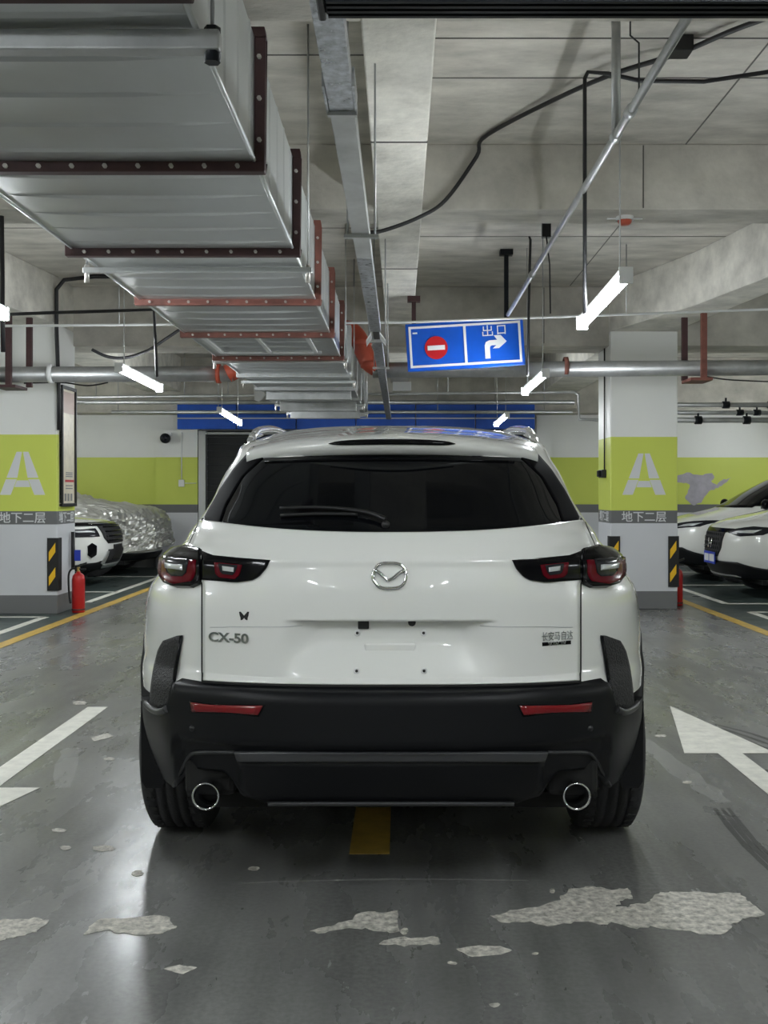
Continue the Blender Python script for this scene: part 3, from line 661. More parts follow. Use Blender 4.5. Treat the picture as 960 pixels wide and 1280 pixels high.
sp(rect(-.49, .125, -.445, .14)).build('small_print', M['sign_white'], t)
for x, zt, mt in ((1.003, ZS, 'black_metal'), (.13, 3.14, 'maroon')):
    s = thing('sign_post', 'dark steel post with top plate holding the exit sign ' + ('from the slab' if x > .5 else 'from the long beam'), 'post', (x, 9.83, 2.9))
    zb = t.location.z + sh / 2 + (x - t.location.x) * math.tan(math.radians(3.4)) + .003
    MB().box((x - .02, 9.8, zb), (x + .02, 9.84, zt)).build('upright', M[mt], s, world=True)
    MB().box((x - .06, 9.77, zt - .05), (x + .06, 9.87, zt - .001)).build('top_plate', M[mt], s, world=True)
one('ceiling_tile', MB().box(px(491, 488, 12.3), px(514, 477, 12.3) + Vector((0, .1, 0))), M['white_plastic'], 'small white box fitting hanging behind the exit sign', 'box', bevel=.004)

# ---- wall and pillar fittings
t = thing('notice_frame', 'tall black framed notice on the side of the left pillar', 'notice', (-3.62, 11.31, 1.15))
NX_, a, b, z0, z1 = -3.629, 11.07, 11.56, 1.14, 2.44
MB().box((NX_, a, z0), (NX_ + .02, b, z1)).build('poster', M['poster'], t, world=True)
for r in (((a, z0, b, z0 + .035)), ((a, z1 - .035, b, z1)), ((a, z0 + .035, a + .03, z1 - .035)), ((b - .03, z0 + .035, b, z1 - .035))):
    MB().box((NX_, r[0], r[1]), (NX_ + .04, r[2], r[3])).build('frame_bar', M['black'], t, world=True, bevel=.003)
MB().box((NX_ + .02, a + .05, 2.15), (NX_ + .022, b - .04, 2.38)).build('printed_panel', M['poster_pink'], t, world=True)
MB().box((NX_ + .02, a + .14, 1.405), (NX_ + .022, b - .05, 1.43)).build('printed_bar', M['red_ink'], t, world=True)
for z in (1.36, 1.33, 1.46, 1.48, 1.5): MB().box((NX_ + .02, a + .16, z), (NX_ + .0215, b - .1, z + .012)).build('printed_line', M['ink'], t, world=True)
for k in range(3): MB().box((NX_ + .02, a + .12 + k * .1, 1.2), (NX_ + .0215, a + .18 + k * .1, 1.28)).build('printed_block', M['ink'], t, world=True)
def extinguisher(x, y, label):
    t = thing('fire_extinguisher', label, 'extinguisher', (x, y, 0))
    MB().lathe((0, 0, 0), [(.001, .003), (.06, .003), (.068, .012), (.068, .36), (.06, .40), (.035, .425), (.022, .43), (.022, .445), (.001, .445)], 'z', 24).build('cylinder', M['ext_red'], t)
    MB().lathe((0, 0, 0), [(.0695, .03), (.0705, .031), (.0705, .045), (.0695, .046)], 'z', 24).build('base_ring', M['maroon'], t)
    MB().lathe((0, 0, .44), [(.018, .002), (.018, .05), (.001, .05)], 'z', 12).build('valve', M['brass'], t)
    MB().beam((-.03, 0, .495), (.09, 0, .535), .024, .02).box((-.02, -.012, .46), (.08, .012, .478)).build('lever', M['black'], t)
    MB().tube(smooth_path([(-.02, 0, .47), (-.07, 0, .47), (-.105, 0, .40), (-.10, 0, .2), (-.085, 0, .1)]), .011, 8).build('hose', M['black'], t)
extinguisher(-3.454, 11.17, 'red fire extinguisher with black hose standing beside the left pillar')
extinguisher(3.155, 11.86, 'red fire extinguisher tucked behind the edge of the camera pillar')
t = thing('pillar_pipe', 'black upright pipe with a blue tag on the notice pillar', 'pipe', (-3.6, 11.5, .4))
MB().tube([(-3.6, 11.45, .45), (-3.6, 11.45, .86)], .022, 8).build('pipe_run', M['black'], t, world=True)
MB().box((-3.585, 11.44, .54), (-3.515, 11.45, .66)).build('tag_plate', M['plate_blue'], t, world=True)
t = thing('pillar_camera', 'small black camera on the side of the right pillar', 'camera', (2.29, 11.8, 1.46))
MB().box((2.27, 11.7, 1.46), (2.322, 11.9, 1.55)).build('camera_body', M['black'], t, world=True, bevel=.006)
MB().box((2.235, 11.73, 1.47), (2.27, 11.82, 1.54)).build('camera_head', M['black_metal'], t, world=True, bevel=.006)
pipe('wall_cable', [(2.31, 11.75, 1.55), (2.31, 11.75, 2.4), (2.31, 11.75, 3.05)], .008, 'black_cable', 'thin black cable running down the right pillar edge to the camera', 'cable')
t = thing('wall_camera', 'dark round security camera high on the pilaster by the shutter', 'camera', (-4.0, 17.8, 2.1))
c = px(207, 548, 17.8)
MB().box((c.x - .02, c.y, c.z + .05), (c.x + .1, 17.879, c.z + .1)).build('bracket', M['white_plastic'], t, world=True)
MB().lathe((c.x, c.y - .08, c.z), [(.001, 0), (.06, 0), (.085, .02), (.085, .10), (.06, .14), (.001, .14)], 'y', 18).build('housing', M['black_metal'], t, world=True)
MB().lathe((c.x, c.y - .09, c.z), [(.001, 0), (.04, 0), (.04, .012)], 'y', 14).build('lens', M['interior'], t, world=True)
t = thing('socket_box', 'small white socket box with conduit on the green pilaster', 'socket', tuple(px(227, 604, 17.86)))
c = px(227, 604, 17.87)
MB().box((c.x - .05, 17.84, c.z - .06), (c.x + .05, 17.879, c.z + .06)).build('box', M['white_plastic'], t, world=True, bevel=.008)
MB().tube([(c.x, 17.868, c.z + .06), (c.x, 17.868, 2.33)], .009, 6).tube([(c.x + .05, 17.868, c.z), (c.x + .25, 17.868, c.z)], .007, 6).build('conduit', M['white_plastic'], t, world=True)

# ================================================================== VEHICLES
class Spl:
    """monotone cubic through (z, value) pairs"""
    def __init__(s, t):
        s.x = [a for a, b in t]; s.y = [b for a, b in t]; n = len(t)
        h = [s.x[i + 1] - s.x[i] for i in range(n - 1)]; dl = [(s.y[i + 1] - s.y[i]) / h[i] for i in range(n - 1)]
        m = [0.0] * n; m[0], m[-1] = dl[0], dl[-1]
        for i in range(1, n - 1):
            m[i] = 0 if dl[i - 1] * dl[i] <= 0 else 2 * dl[i - 1] * dl[i] / (dl[i - 1] + dl[i])
        s.m, s.h = m, h
    def __call__(s, z):
        x = s.x
        if z <= x[0]: return s.y[0]
        if z >= x[-1]: return s.y[-1]
        i = 0
        while z > x[i + 1]: i += 1
        t = (z - x[i]) / s.h[i]; t2, t3 = t * t, t ** 3
        return (2 * t3 - 3 * t2 + 1) * s.y[i] + (t3 - 2 * t2 + t) * s.h[i] * s.m[i] + (-2 * t3 + 3 * t2) * s.y[i + 1] + (t3 - t2) * s.h[i] * s.m[i + 1]

class Car:
    """body as a stack of level contours: rear superellipse corner, straight side, front superellipse corner; y forward, rear at 0"""
    def __init__(s, W, yr, yf, Lr=1.0, Lf=.9, nr=2.8, nf=2.8):
        s.W, s.yr, s.yf = Spl(W), Spl(yr), Spl(yf); s.Lf, s.nf = Lf, nf
        s.Lr = Spl(Lr) if isinstance(Lr, list) else (lambda z: Lr); s.nr = Spl(nr) if isinstance(nr, list) else (lambda z: nr)
    def ext(s, z):
        a, b, lr = s.yr(z), s.yf(z), s.Lr(z); k = min(1.0, .98 * (b - a) / (lr + s.Lf)); return a, b, lr * k, s.Lf * k
    def P(s, e, u, z):
        """e: 'r' rear, 's' side, 'f' front; u signed"""
        sg = -1 if u < 0 else 1; u = min(abs(u), 1.0); W = s.W(z); a, b, Lr, Lf = s.ext(z)
        if e == 's': return Vector((sg * W, (a + Lr) + u * ((b - Lf) - (a + Lr)), z))
        n, L = (s.nr(z), Lr) if e == 'r' else (s.nf, Lf); th = u * PI / 2
        x = W * math.sin(th) ** (2 / n); d = L * (1 - max(0, math.cos(th)) ** (2 / n))
        return Vector((sg * x, a + d if e == 'r' else b - d, z))
    def N(s, e, u, z):
        h = .004; su = -1 if u < 0 else 1; ua = min(max(abs(u), .012), .988)
        du = s.P(e, su * (ua + .01), z) - s.P(e, su * (ua - .01), z); dz = s.P(e, su * ua, z + h) - s.P(e, su * ua, z - h)
        n = du.cross(dz)
        if n.length < 1e-9: n = Vector((0, -1 if e == 'r' else 1, 0))
        n.normalize()
        ref = Vector((su * .3, {'r': -1, 's': 0, 'f': 1}[e], .2)) if e != 's' else Vector((su, 0, 0))
        return n if n.dot(ref) > 0 else -n
    def u_of_x(s, e, x, z):
        n = s.nr(z) if e == 'r' else s.nf; k = min(1.0, abs(x) / s.W(z))
        u = 2 / PI * math.asin(min(1, k ** (n / 2))); return u if x >= 0 else -u
    def yside(s, y, z):
        """(end, u) for a side point at length y"""
        a, b, Lr, Lf = s.ext(z)
        if y < a + Lr:
            d = max(0, (y - a) / Lr); return 'r', 2 / PI * math.acos(max(0, min(1, (1 - d) ** (s.nr(z) / 2))))
        if y > b - Lf:
            d = max(0, (b - y) / Lf); return 'f', 2 / PI * math.acos(max(0, min(1, (1 - d) ** (s.nf / 2))))
        return 's', (y - a - Lr) / max(1e-6, (b - Lf - a - Lr))
    def surf(s, rows, off, name, m, parent, skirt=.012, relief=None, bothsides=False, wheel=None):
        """rows: list of lists of (e, u, z); a panel lying off the body by off, edges turned in"""
        R = []
        for r in rows:
            q = []
            for e, u, z in r:
                p = s.P(e, u, z); n = s.N(e, u, z); o = off + (relief(p) if relief else 0); q.append((p + n * o, n))
            R.append(q)
        G = [[p for p, n in r] for r in R]
        mb = MB(); mb.grid(G, True)
        if skirt:
            def sk(seq): return [p - n * skirt for p, n in seq]
            mb2 = [( [p for p, n in R[0]], sk(R[0])), ([p for p, n in R[-1]], sk(R[-1])), ([r[0][0] for r in R], sk([r[0] for r in R])), ([r[-1][0] for r in R], sk([r[-1] for r in R]))]
            for a, b in mb2: mb.grid([a, b], False)
        return mb
    def shell(s, zs, name, m, parent, wheels=(), rw=.4, nR=22, nS=46, cap=True, skip=None):
        rows = []
        for z in zs:
            half = [s.P('r', k / nR, z) for k in range(nR + 1)] + [s.P('s', k / nS, z) for k in range(1, nS)] + [s.P('f', 1 - k / nR, z) for k in range(nR + 1)]
            rows.append(half)
        mb = MB()
        for sg in (1, -1):
            g = [[Vector((sg * p.x, p.y, p.z)) for p in r] for r in rows]; nc = len(g[0]); vs = [p for r in g for p in r]; fs = []
            for i in range(len(g) - 1):
                for j in range(nc - 1):
                    c = (g[i][j] + g[i + 1][j + 1]) / 2
                    if any((c.y - wy) ** 2 + (c.z - wz) ** 2 < rw * rw and abs(c.x) > .5 for wy, wz in wheels): continue
                    if skip and skip(c): continue
                    fs.append((i * nc + j, i * nc + j + 1, (i + 1) * nc + j + 1, (i + 1) * nc + j))
            mb.add(vs, fs, True)
            if cap:
                top = g[-1]; mid = [Vector((0, p.y, p.z + .002)) for p in top]; mb.grid([top, mid], True)
        return mb.build(name, m, parent)

def rows_xz(car, e, poly, nrow=10, ncol=12):
    """polygon in (x, z) on the front or rear end -> rows of surface coordinates"""
    zs = [p[1] for p in poly]; z0, z1 = min(zs), max(zs); rows = []
    for i in range(nrow + 1):
        z = z0 + (z1 - z0) * min(.998, max(.002, i / nrow)); xs = []
        for (xa, za), (xb, zb) in zip(poly, poly[1:] + poly[:1]):
            if (za <= z < zb) or (zb <= z < za): xs.append(xa + (xb - xa) * (z - za) / (zb - za))
        a, b = min(xs), max(xs); ua, ub = car.u_of_x(e, a, z), car.u_of_x(e, b, z)
        rows.append([(e, car.u_of_x(e, a + (b - a) * k / ncol, z), z) for k in range(ncol + 1)])
    return rows

class PxEnd:
    """reads pixels of the photograph on the rear end of a car that stands at a known place"""
    def __init__(s, car, cx, d0, e='r'):
        s.car, s.cx, s.d0, s.e = car, cx, d0, e; s.cache = {}
    def table(s, k):
        if k in s.cache: return s.cache[k]
        T = []; py = k; d = s.d0 + .2
        for i in range(97):
            u = i / 96
            for _ in range(12 if i == 0 else 4):
                z = CH - (py - VY) * d / F; d = .4 * d + .6 * (s.d0 + s.car.P(s.e, u, z).y)
            z = CH - (py - VY) * d / F; p = s.car.P(s.e, u, z); T.append((p.x * F / (s.d0 + p.y), u, z))
        m = max(range(len(T)), key=lambda i: T[i][0]); T = T[:m + 1]; s.cache[k] = T; return T
    def uz(s, off, py):
        k = math.floor(py); f = py - k; a = s.uz1(off, k)
        if f < 1e-4: return a
        b = s.uz1(off, k + 1); return a[0] + f * (b[0] - a[0]), a[1] + f * (b[1] - a[1])
    def uz1(s, off, py):
        T = s.table(py); a = abs(off); sg = 1 if off >= 0 else -1
        if a >= T[-1][0]: return sg * T[-1][1], T[-1][2]
        lo = 0
        while T[lo + 1][0] < a: lo += 1
        f = (a - T[lo][0]) / max(1e-9, T[lo + 1][0] - T[lo][0])
        return sg * (T[lo][1] + f * (T[lo + 1][1] - T[lo][1])), T[lo][2] + f * (T[lo + 1][2] - T[lo][2])
    def rows(s, poly, nrow=12, ncol=14, mirror=1):
        ys = [p[1] for p in poly]; y0, y1 = min(ys), max(ys); out = []
        for i in range(nrow + 1):
            y = y0 + (y1 - y0) * min(.998, max(.002, i / nrow)); xs = []
            for (xa, ya), (xb, yb) in zip(poly, poly[1:] + poly[:1]):
                if (ya <= y < yb) or (yb <= y < ya): xs.append(xa + (xb - xa) * (y - ya) / (yb - ya))
            a, b = min(xs), max(xs); r = []
            for k in range(ncol + 1):
                u, z = s.uz(mirror * (a + (b - a) * k / ncol), y); r.append((s.e, u, z))
            out.append(r)
        return out
    def pt(s, off, py, lift=0.0):
        u, z = s.uz(off, py); return s.car.P(s.e, u, z) + s.car.N(s.e, u, z) * lift

def make_wheel(parent, x, y, r, wd, sg, grooves=True):
    """tyre with tread grooves, spoked rim; sg is the outer side"""
    t = bpy.data.objects.new('wheel', None); link(t, parent); t.location = (x, y, r)
    h = wd / 2; prof = [(r * .66, -h * .92), (r * .80, -h), (r * .93, -h * .97), (r * .985, -h * .86), (r, -h * .72)]
    for g in (-.5, -.17, .17, .5):
        gw = .035
        prof += [(r, h * (g - gw * 1.6)), (r - .009, h * (g - gw)), (r - .009, h * (g + gw)), (r, h * (g + gw * 1.6))]
    prof += [(r, h * .72), (r * .985, h * .86), (r * .93, h * .97), (r * .80, h), (r * .66, h * .92)]
    ty = MB().lathe((0, 0, 0), prof, 'x', 48, True).build('tyre', M['rubber'], t)
    sl = MB()
    for k in range(48):
        a = 2 * PI * k / 48; R = Matrix.Rotation(a, 3, 'X')
        for q in (-.66, .66):
            c = Vector((q * h, 0, r - .0005)); vs = [R @ (c + Vector((dx, dy, dz))) for dz in (-.006, .0015) for dx, dy in ((-.012 - .006, -.004), (.012, -.011), (.012 + .006, .004), (-.012, .011))]
            sl.add(vs, [(0, 1, 2, 3), (4, 7, 6, 5), (0, 4, 5, 1), (1, 5, 6, 2), (2, 6, 7, 3), (3, 7, 4, 0)])
    tag(sl.build('tread_blocks', M['rubber'], ty), kind='stuff')
    MB().lathe((0, 0, 0), [(r * .67, -h * .9 * sg), (r * .64, -h * .5 * sg), (r * .62, h * .3 * sg), (r * .67, h * .93 * sg), (r * .64, h * .9 * sg), (r * .6, h * .35 * sg), (.05, h * .3 * sg)], 'x', 36).build('rim', M['rim'], t)
    for k in range(5):
        a = 2 * PI * k / 5; c, s_ = math.cos(a), math.sin(a)
        MB().beam((h * .55 * sg, 0, 0), (h * .75 * sg, r * .63 * s_, r * .63 * c), .075, .03).build('spoke', M['silver'], t)
    MB().lathe((h * .55 * sg, 0, 0), [(.055, -.03), (.055, .018), (.001, .022)] if sg > 0 else [(.055, .03), (.055, -.018), (.001, -.022)], 'x', 18).build('hub_cap', M['gloss'], t)
    return t

def side_window(car, parent, pts, sg, name='side_window', m='glass', off=.004):
    """pts: polygon (y, z) on the flank; filled by rows of equal z"""
    zs = [p[1] for p in pts]; z0, z1 = min(zs), max(zs); rows = []
    for i in range(9):
        z = z0 + (z1 - z0) * min(.998, max(.002, i / 8)); ys = []
        for (ya, za), (yb, zb) in zip(pts, pts[1:] + pts[:1]):
            if (za <= z < zb) or (zb <= z < za): ys.append(ya + (yb - ya) * (z - za) / (zb - za))
        a, b = min(ys), max(ys); r = []
        for k in range(13):
            e, u = car.yside(a + (b - a) * k / 12, z); r.append((e, sg * u, z))
        rows.append(r)
    return car.surf(rows, off, name, M[m], parent, skirt=.008).build(name, M[m], parent)

def flank(car, parent, y0, y1, z0, z1, sg, name, m, off=.006, nz=4, ny=10, skirt=.01):
    rows = [[(lambda eu: (eu[0], sg * eu[1], z))(car.yside(y0 + (y1 - y0) * k / ny, z)) for k in range(ny + 1)] for z in [z0 + (z1 - z0) * i / nz for i in range(nz + 1)]]
    return car.surf(rows, off, name, M[m], parent, skirt=skirt).build(name, M[m], parent)

def arch(parent, car, wy, wz, r0, r1, sg, m='clad', out=.018, a0=-12, a1=192):
    """wheel-arch cladding: a band following the flank around the wheel"""
    rows = []; back = []
    for r in (r0, (r0 + r1) / 2, r1):
        row = []
        for k in range(37):
            a = math.radians(a0 + (a1 - a0) * k / 36); y = wy + r * math.cos(a); z = max(.2, wz + r * math.sin(a))
            e, u = car.yside(y, z); p = car.P(e, sg * u, z); row.append(p + Vector((sg * (out if r < r1 else out * .5), 0, 0)))
        rows.append(row)
    inner = [Vector((p.x - sg * .12, p.y, p.z)) for p in rows[0]]; outer = [Vector((p.x - sg * .03, p.y, p.z)) for p in rows[-1]]
    return MB().grid([inner] + rows + [outer], True).build('arch_trim', M[m], parent)
def tub(parent, x, wy, wz, r, sg):
    m = MB(); rows = []
    for dx in (0, .32):
        rows.append([Vector((sg * (x - dx), wy + r * math.cos(a), max(.12, wz + r * math.sin(a)))) for a in [math.radians(-10 + 200 * k / 20) for k in range(21)]])
    m.grid(rows, True)
    m.add(rows[1] + [Vector((sg * (x - .32), wy, wz))], [(k, k + 1, 21) for k in range(20)])
    return m.build('wheel_tub', M['underbody'], parent)
def mirror_part(parent, x, y, z, sg, m):
    mb = MB(); rows = []
    for k in range(9):
        t = k / 8; s_ = math.sin(PI * min(max(t, .06), .94)) ** .5
        rows.append([Vector((sg * (x + .02 + .2 * t), y + .07 * s_ * math.cos(a), z + .075 * s_ * math.sin(a))) for a in [2 * PI * j / 14 for j in range(14)]])
    mb.grid(rows, True, True); mb.add(rows[0], [tuple(range(14))]); mb.add(rows[-1], [tuple(range(14))])
    o = mb.build('wing_mirror', m, parent)
    MB().box((min(sg * (x - .03), sg * (x + .06)), y - .02, z - .06), (max(sg * (x - .03), sg * (x + .06)), y + .02, z - .03)).build('mirror_stalk', M['black'], o)
    return o

# ------------------------------------------------------------------ the white SUV seen from behind
D0 = 3.10                                         # distance to its rear bumper
S = Car(W=[(.2, .86), (.36, .885), (.484, .905), (.627, .912), (.755, .92), (.874, .913), (.944, .898), (.993, .866), (1.054, .833), (1.081, .788), (1.115, .749), (1.146, .726), (1.18, .695), (1.216, .676), (1.263, .656), (1.315, .643), (1.356, .630), (1.42, .603), (1.47, .595), (1.505, .58), (1.535, .53), (1.56, .45), (1.585, .32), (1.60, .12)],
        yr=[(.2, .22), (.36, .07), (.45, .03), (.55, .0), (.66, .0), (.70, .03), (.72, .05), (.85, .045), (.98, .04), (1.08, .06), (1.13, .09), (1.16, .115), (1.2, .165), (1.4, .41), (1.46, .50), (1.5, .68), (1.53, .9), (1.56, 1.2), (1.585, 1.6), (1.6, 1.95)],
        yf=[(.2, 4.55), (.4, 4.74), (.6, 4.77), (.8, 4.74), (.92, 4.66), (.98, 4.45), (1.03, 4.1), (1.07, 3.65), (1.10, 3.5), (1.3, 3.12), (1.46, 2.8), (1.51, 2.68), (1.56, 2.5), (1.585, 2.3), (1.6, 2.1)],
        Lr=[(.9, 1.0), (1.0, 1.0), (1.1, .92), (1.2, .8), (1.45, .8), (1.5, 1.0)], nr=[(.9, 2.8), (1.0, 2.8), (1.1, 3.1), (1.2, 3.8), (1.45, 3.8), (1.5, 3.0), (1.6, 2.6)])
suv = thing('suv', 'white SUV with black rear bumper and dark rear window standing in the aisle', 'car', (-.027, D0, 0))
E = PxEnd(S, -.027, D0)
WR, WY0, WY1, WX = .363, .95, 3.765, .795
zs = [.36 + .02 * i for i in range(58)] + [1.515, 1.53, 1.545, 1.56, 1.57, 1.58, 1.59, 1.6]
zs = [z for z in zs if z <= 1.5 or z > 1.51]
S.shell(zs, 'body_shell', M['paint'], suv, wheels=((WY0, WR), (WY1, WR)), rw=.43, skip=lambda c: (c.y < .3 and abs(c.x) < .52 and .66 < c.z < 1.12) or (c.y < .56 and c.z < .62))
MB().box((-.62, .35, .24), (.62, 4.5, .29)).build('underbody', M['underbody'], suv)
MB().box((-.68, .30, .45), (.68, .52, .64)).build('bumper_backing', M['underbody'], suv)
MB().box((-.55, .14, .40), (.55, .6, .6)).build('spare_well', M['underbody'], suv)
for sg in (1, -1):
    for wy in (WY0, WY1):
        make_wheel(suv, sg * WX, wy, WR, .225, sg); tub(suv, .862, wy, WR, .425, sg)
        arch(suv, S, wy, WR, .425, .50, sg, out=.008, a1=158 if wy < 2 else 192)
    flank(suv and S, suv, WY0 + .42, WY1 - .42, .24, .44, sg, 'sill_trim', 'clad', .012)
    side_window(S, suv, [(.95, 1.12), (1.75, 1.10), (1.72, 1.47), (1.35, 1.47)], sg); side_window(S, suv, [(1.80, 1.10), (2.62, 1.09), (2.6, 1.47), (1.77, 1.47)], sg)
    side_window(S, suv, [(2.67, 1.09), (3.25, 1.09), (2.85, 1.40), (2.68, 1.46)], sg)
    for y in (1.36, 2.32, 3.25): flank(S, suv, y, y + .008, .45, 1.08, sg, 'door_seam', 'gap', .0012, 12, 1, 0)
    for y in (1.50, 2.48):
        flank(S, suv, y, y + .2, .915, .94, sg, 'door_handle', 'paint', .035, 2, 6, .03)
    mirror_part(suv, .84, 3.1, 1.08, sg, M['paint'])
    # roof rail
    pr = []
    for k in range(15):
        f = k / 14; y = .80 + 1.75 * f; zr = 1.475 + .06 * math.sin(PI * (.10 + .8 * f)); up = .03 * math.sin(PI * f) ** .4 if 0 < f < 1 else -.01
        pr.append((sg * (.53 - .02 * f), y, zr + up))
    MB().tube(smooth_path(pr, 2), .015, 8).build('roof_rail', M['silver_paint'], suv)
    mb = MB(); mb.prism([(sg * .53 - .014, .72, 1.47), (sg * .53 - .014, .82, 1.50), (sg * .53 - .014, .95, 1.527), (sg * .53 - .014, 1.10, 1.515)], .028, (1, 0, 0)); mb.build('rail_foot', M['silver_paint'], suv, bevel=.01)
# front end
def fpanel(car, parent, poly, nm, m, off=.006, both=False, nrow=10, ncol=12):
    for sg in ((1, -1) if both else (1,)):
        pl = [(sg * x, z) for x, z in poly]
        o = car.surf(rows_xz(car, 'f', pl, nrow, ncol), off, nm, M[m], parent).build(nm, M[m], parent)
    return o
fpanel(S, suv, [(-.45, .55), (.45, .55), (.5, .78), (-.5, .78)], 'grille', 'mesh', .008)
fpanel(S, suv, [(.5, .76), (.85, .78), (.86, .88), (.55, .86)], 'headlight', 'clear', .01, True)
fpanel(S, suv, [(-.84, .37), (.84, .37), (.84, .50), (-.84, .50)], 'lower_bumper', 'clad', .01)
def front_glass(car, parent, z0, z1, k0=.80, k1=.84):
    rows = [[('f', car.u_of_x('f', (-1 + 2 * j / 20) * car.W(z) * (k0 + (k1 - k0) * i / 12), z), z) for j in range(21)] for i, z in enumerate([z0 + (z1 - z0) * q / 12 for q in range(13)])]
    car.surf(rows, .005, 'windscreen', M['glass'], parent).build('windscreen', M['glass'], parent)
front_glass(S, suv, 1.12, 1.47)

# --- rear details, read from the photograph (offsets from the car's centre line, rows)
def rear(poly, nm, m, off=.006, both=False, nrow=12, ncol=16, parent=suv, relief=None, skirt=.012):
    out = []
    for sg in ((1, -1) if both else (1,)):
        o = S.surf(E.rows(poly, nrow, ncol, sg), off, nm, M[m], parent, skirt, relief).build(nm, M[m], parent); out.append(o)
    return out if both else out[0]
def sym(half): return [(-x, y) for x, y in half] + [(x, y) for x, y in reversed(half)]
def sstep(a, b, x): t = max(0, min(1, (x - a) / (b - a))); return t * t * (3 - 2 * t)
zpl = E.uz(0, 778)[1]; zpb = E.uz(0, 850)[1]
def gate_relief(p):
    x = abs(p.x); o = 0.0
    # number plate recess: sharp upper lip, fading towards the bottom and sides
    wid = .235 + (zpl - p.z) * .30
    if p.z < zpl + .008:
        o -= .042 * (1 - sstep(wid - .03, wid + .10, x)) * sstep(zpb - .01, zpl - .055, p.z) * (1 - sstep(zpl - .002, zpl + .006, p.z))
    zc = E.uz(0, 703)[1]
    o += .006 * math.exp(-((p.z - zc) / .012) ** 2)                      # shoulder crease
    return o
GATE = [(0, 857.5), (215, 854.5), (233, 852), (233, 735), (233, 728), (240, 712), (253, 688), (241, 661), (236, 652)]
wb = [(232, 652), (205, 658), (160, 663), (100, 666), (0, 667.5)]
gate_top = [(0, 667.5), (100, 666), (160, 663), (205, 658), (236, 651)]
# one gate panel: rows between the window edge and the bottom edge
def gate_rows(grow=0.0, nx=64, ny=56):
    rows = []
    xs = [-1 + 2 * k / nx for k in range(nx + 1)]
    for j in range(ny + 1):
        t = j / ny; r = []
        for s_ in xs:
            def edge(y):
                tb = [(650, 237), (661, 241), (688, 253), (712, 242), (730, 233.5), (860, 233.5)]
                for (ya, xa), (yb, xb) in zip(tb, tb[1:]):
                    if ya <= y <= yb: return xa + (xb - xa) * (y - ya) / (yb - ya)
                return tb[-1][1]
            xo = s_ * 236
            top = 667.5 - 16.5 * (abs(xo) / 236) ** 2.4 - grow; bot = 857.5 - 5.5 * (abs(xo) / 236) ** 3 + grow
            y = top + (bot - top) * t
            u, z = E.uz(s_ * (edge(y) + grow), y); r.append(('r', u, z))
        rows.append(r)
    return rows
gr = gate_rows(1.2, 40, 40)
for nm_, seq in (('bottom', gr[-1]), ('left', [r[0] for r in gr]), ('right', [r[-1] for r in gr])):
    MB().tube([S.P(*q) + S.N(*q) * .004 for q in seq], .005, 6).build('tailgate_gap', M['gap'], suv)
MB().box((-.40, .15, .70), (.40, .2, 1.0)).build('gate_inner', M['gap'], suv)
gate = S.surf(gate_rows(0, 96, 110), .009, 'tailgate', M['paint'], suv, .012, gate_relief).build('tailgate', M['paint'], suv)
def gpt(off, py, lift=0):
    """point on the finished tailgate"""
    u, z = E.uz(off, py); p = S.P('r', u, z); n = S.N('r', u, z); return p + n * (.009 + gate_relief(p) + lift)
# slot, release button and plate-recess fittings
def gstrip(pts, r, nm, m, lift=0.0): return MB().tube([gpt(x, y, lift) for x, y in pts], r, 6).build(nm, M[m], gate)
MB().box(gpt(-48, 782, -.01) - Vector((.035, .0, .006)), gpt(-48, 782, 0) + Vector((.0, .02, .006))).build('plate_lamp', M['black'], gate)
MB().box(gpt(-35, 782, -.005) - Vector((.017, .012, .016)), gpt(-35, 782, 0) + Vector((.017, .01, .012))).build('rear_camera', M['black'], gate, bevel=.003)
MB().cyl(gpt(26, 780, -.004), gpt(26, 780, -.004) + Vector((0, -.014, 0)), .012, 12).build('plate_lamp', M['black'], gate)
for x in (-43, 41):
    for y in (793.5, 838.5):
        p = gpt(x, y); MB().lathe(p, [(.010, .0), (.010, -.003), (.004, -.003), (.004, .004)], 'y', 12).build('screw_boss', M['white_plastic'], gate)
        MB().cyl(p + Vector((0, -.001, 0)), p + Vector((0, -.0045, 0)), .0045, 8).build('screw_hole', M['black'], gate)
a, b = gpt(-34, 812), gpt(31, 812)
MB().box((a.x, min(a.y, b.y) - .003, a.z - .013), (b.x, max(a.y, b.y) + .01, a.z + .013)).build('plate_rib', M['paint'], gate, bevel=.006, seg=3)
# horizontal crease line above the plate, either side
for sg in (-1, 1): gstrip([(sg * x, 783 + .6 * (x > 200)) for x in range(112, 232, 8)], .0012, 'crease_line', 'silver', .0005)
# upper lip shadow gap of the recess
# emblem: oval ring with wings
ec = (-2, 720.5); pts = []
for k in range(41):
    a = 2 * PI * k / 40; pts.append((ec[0] + 20.3 * math.copysign(abs(math.cos(a)) ** .9, math.cos(a)), ec[1] + 15 * math.copysign(abs(math.sin(a)) ** .9, math.sin(a))))
MB().tube([gpt(x, y, .004) for x, y in pts], .0055, 8, cap=False).build('emblem_ring', M['chrome'], gate)
for sg in (-1, 1):
    w_ = [(0, 726.5), (-3.5, 723), (-9, 718), (-16, 714.5), (-19, 713)]
    MB().tube(smooth_path([gpt(ec[0] + sg * x, y, .005) for x, y in w_], 4), .005, 8, rs=[.0045 + .002 * math.sin(PI * i / 16) for i in range(17)]).build('emblem_wing', M['chrome'], gate)
def gtext(nm, s_, size, off, py, sx, m, bold=0, lift=.002):
    u, z = E.uz(off, py); p = gpt(off, py, lift); q = gpt(off + 8, py, lift); yaw = math.atan2(q.y - p.y, q.x - p.x)
    up = gpt(off, py - 5, lift) - gpt(off, py + 5, lift); pitch = math.atan2(up.y, up.z)
    return text(nm, s_, size, p, (PI / 2 - pitch, 0, yaw), M[m], gate, .002, sx, bold=bold)
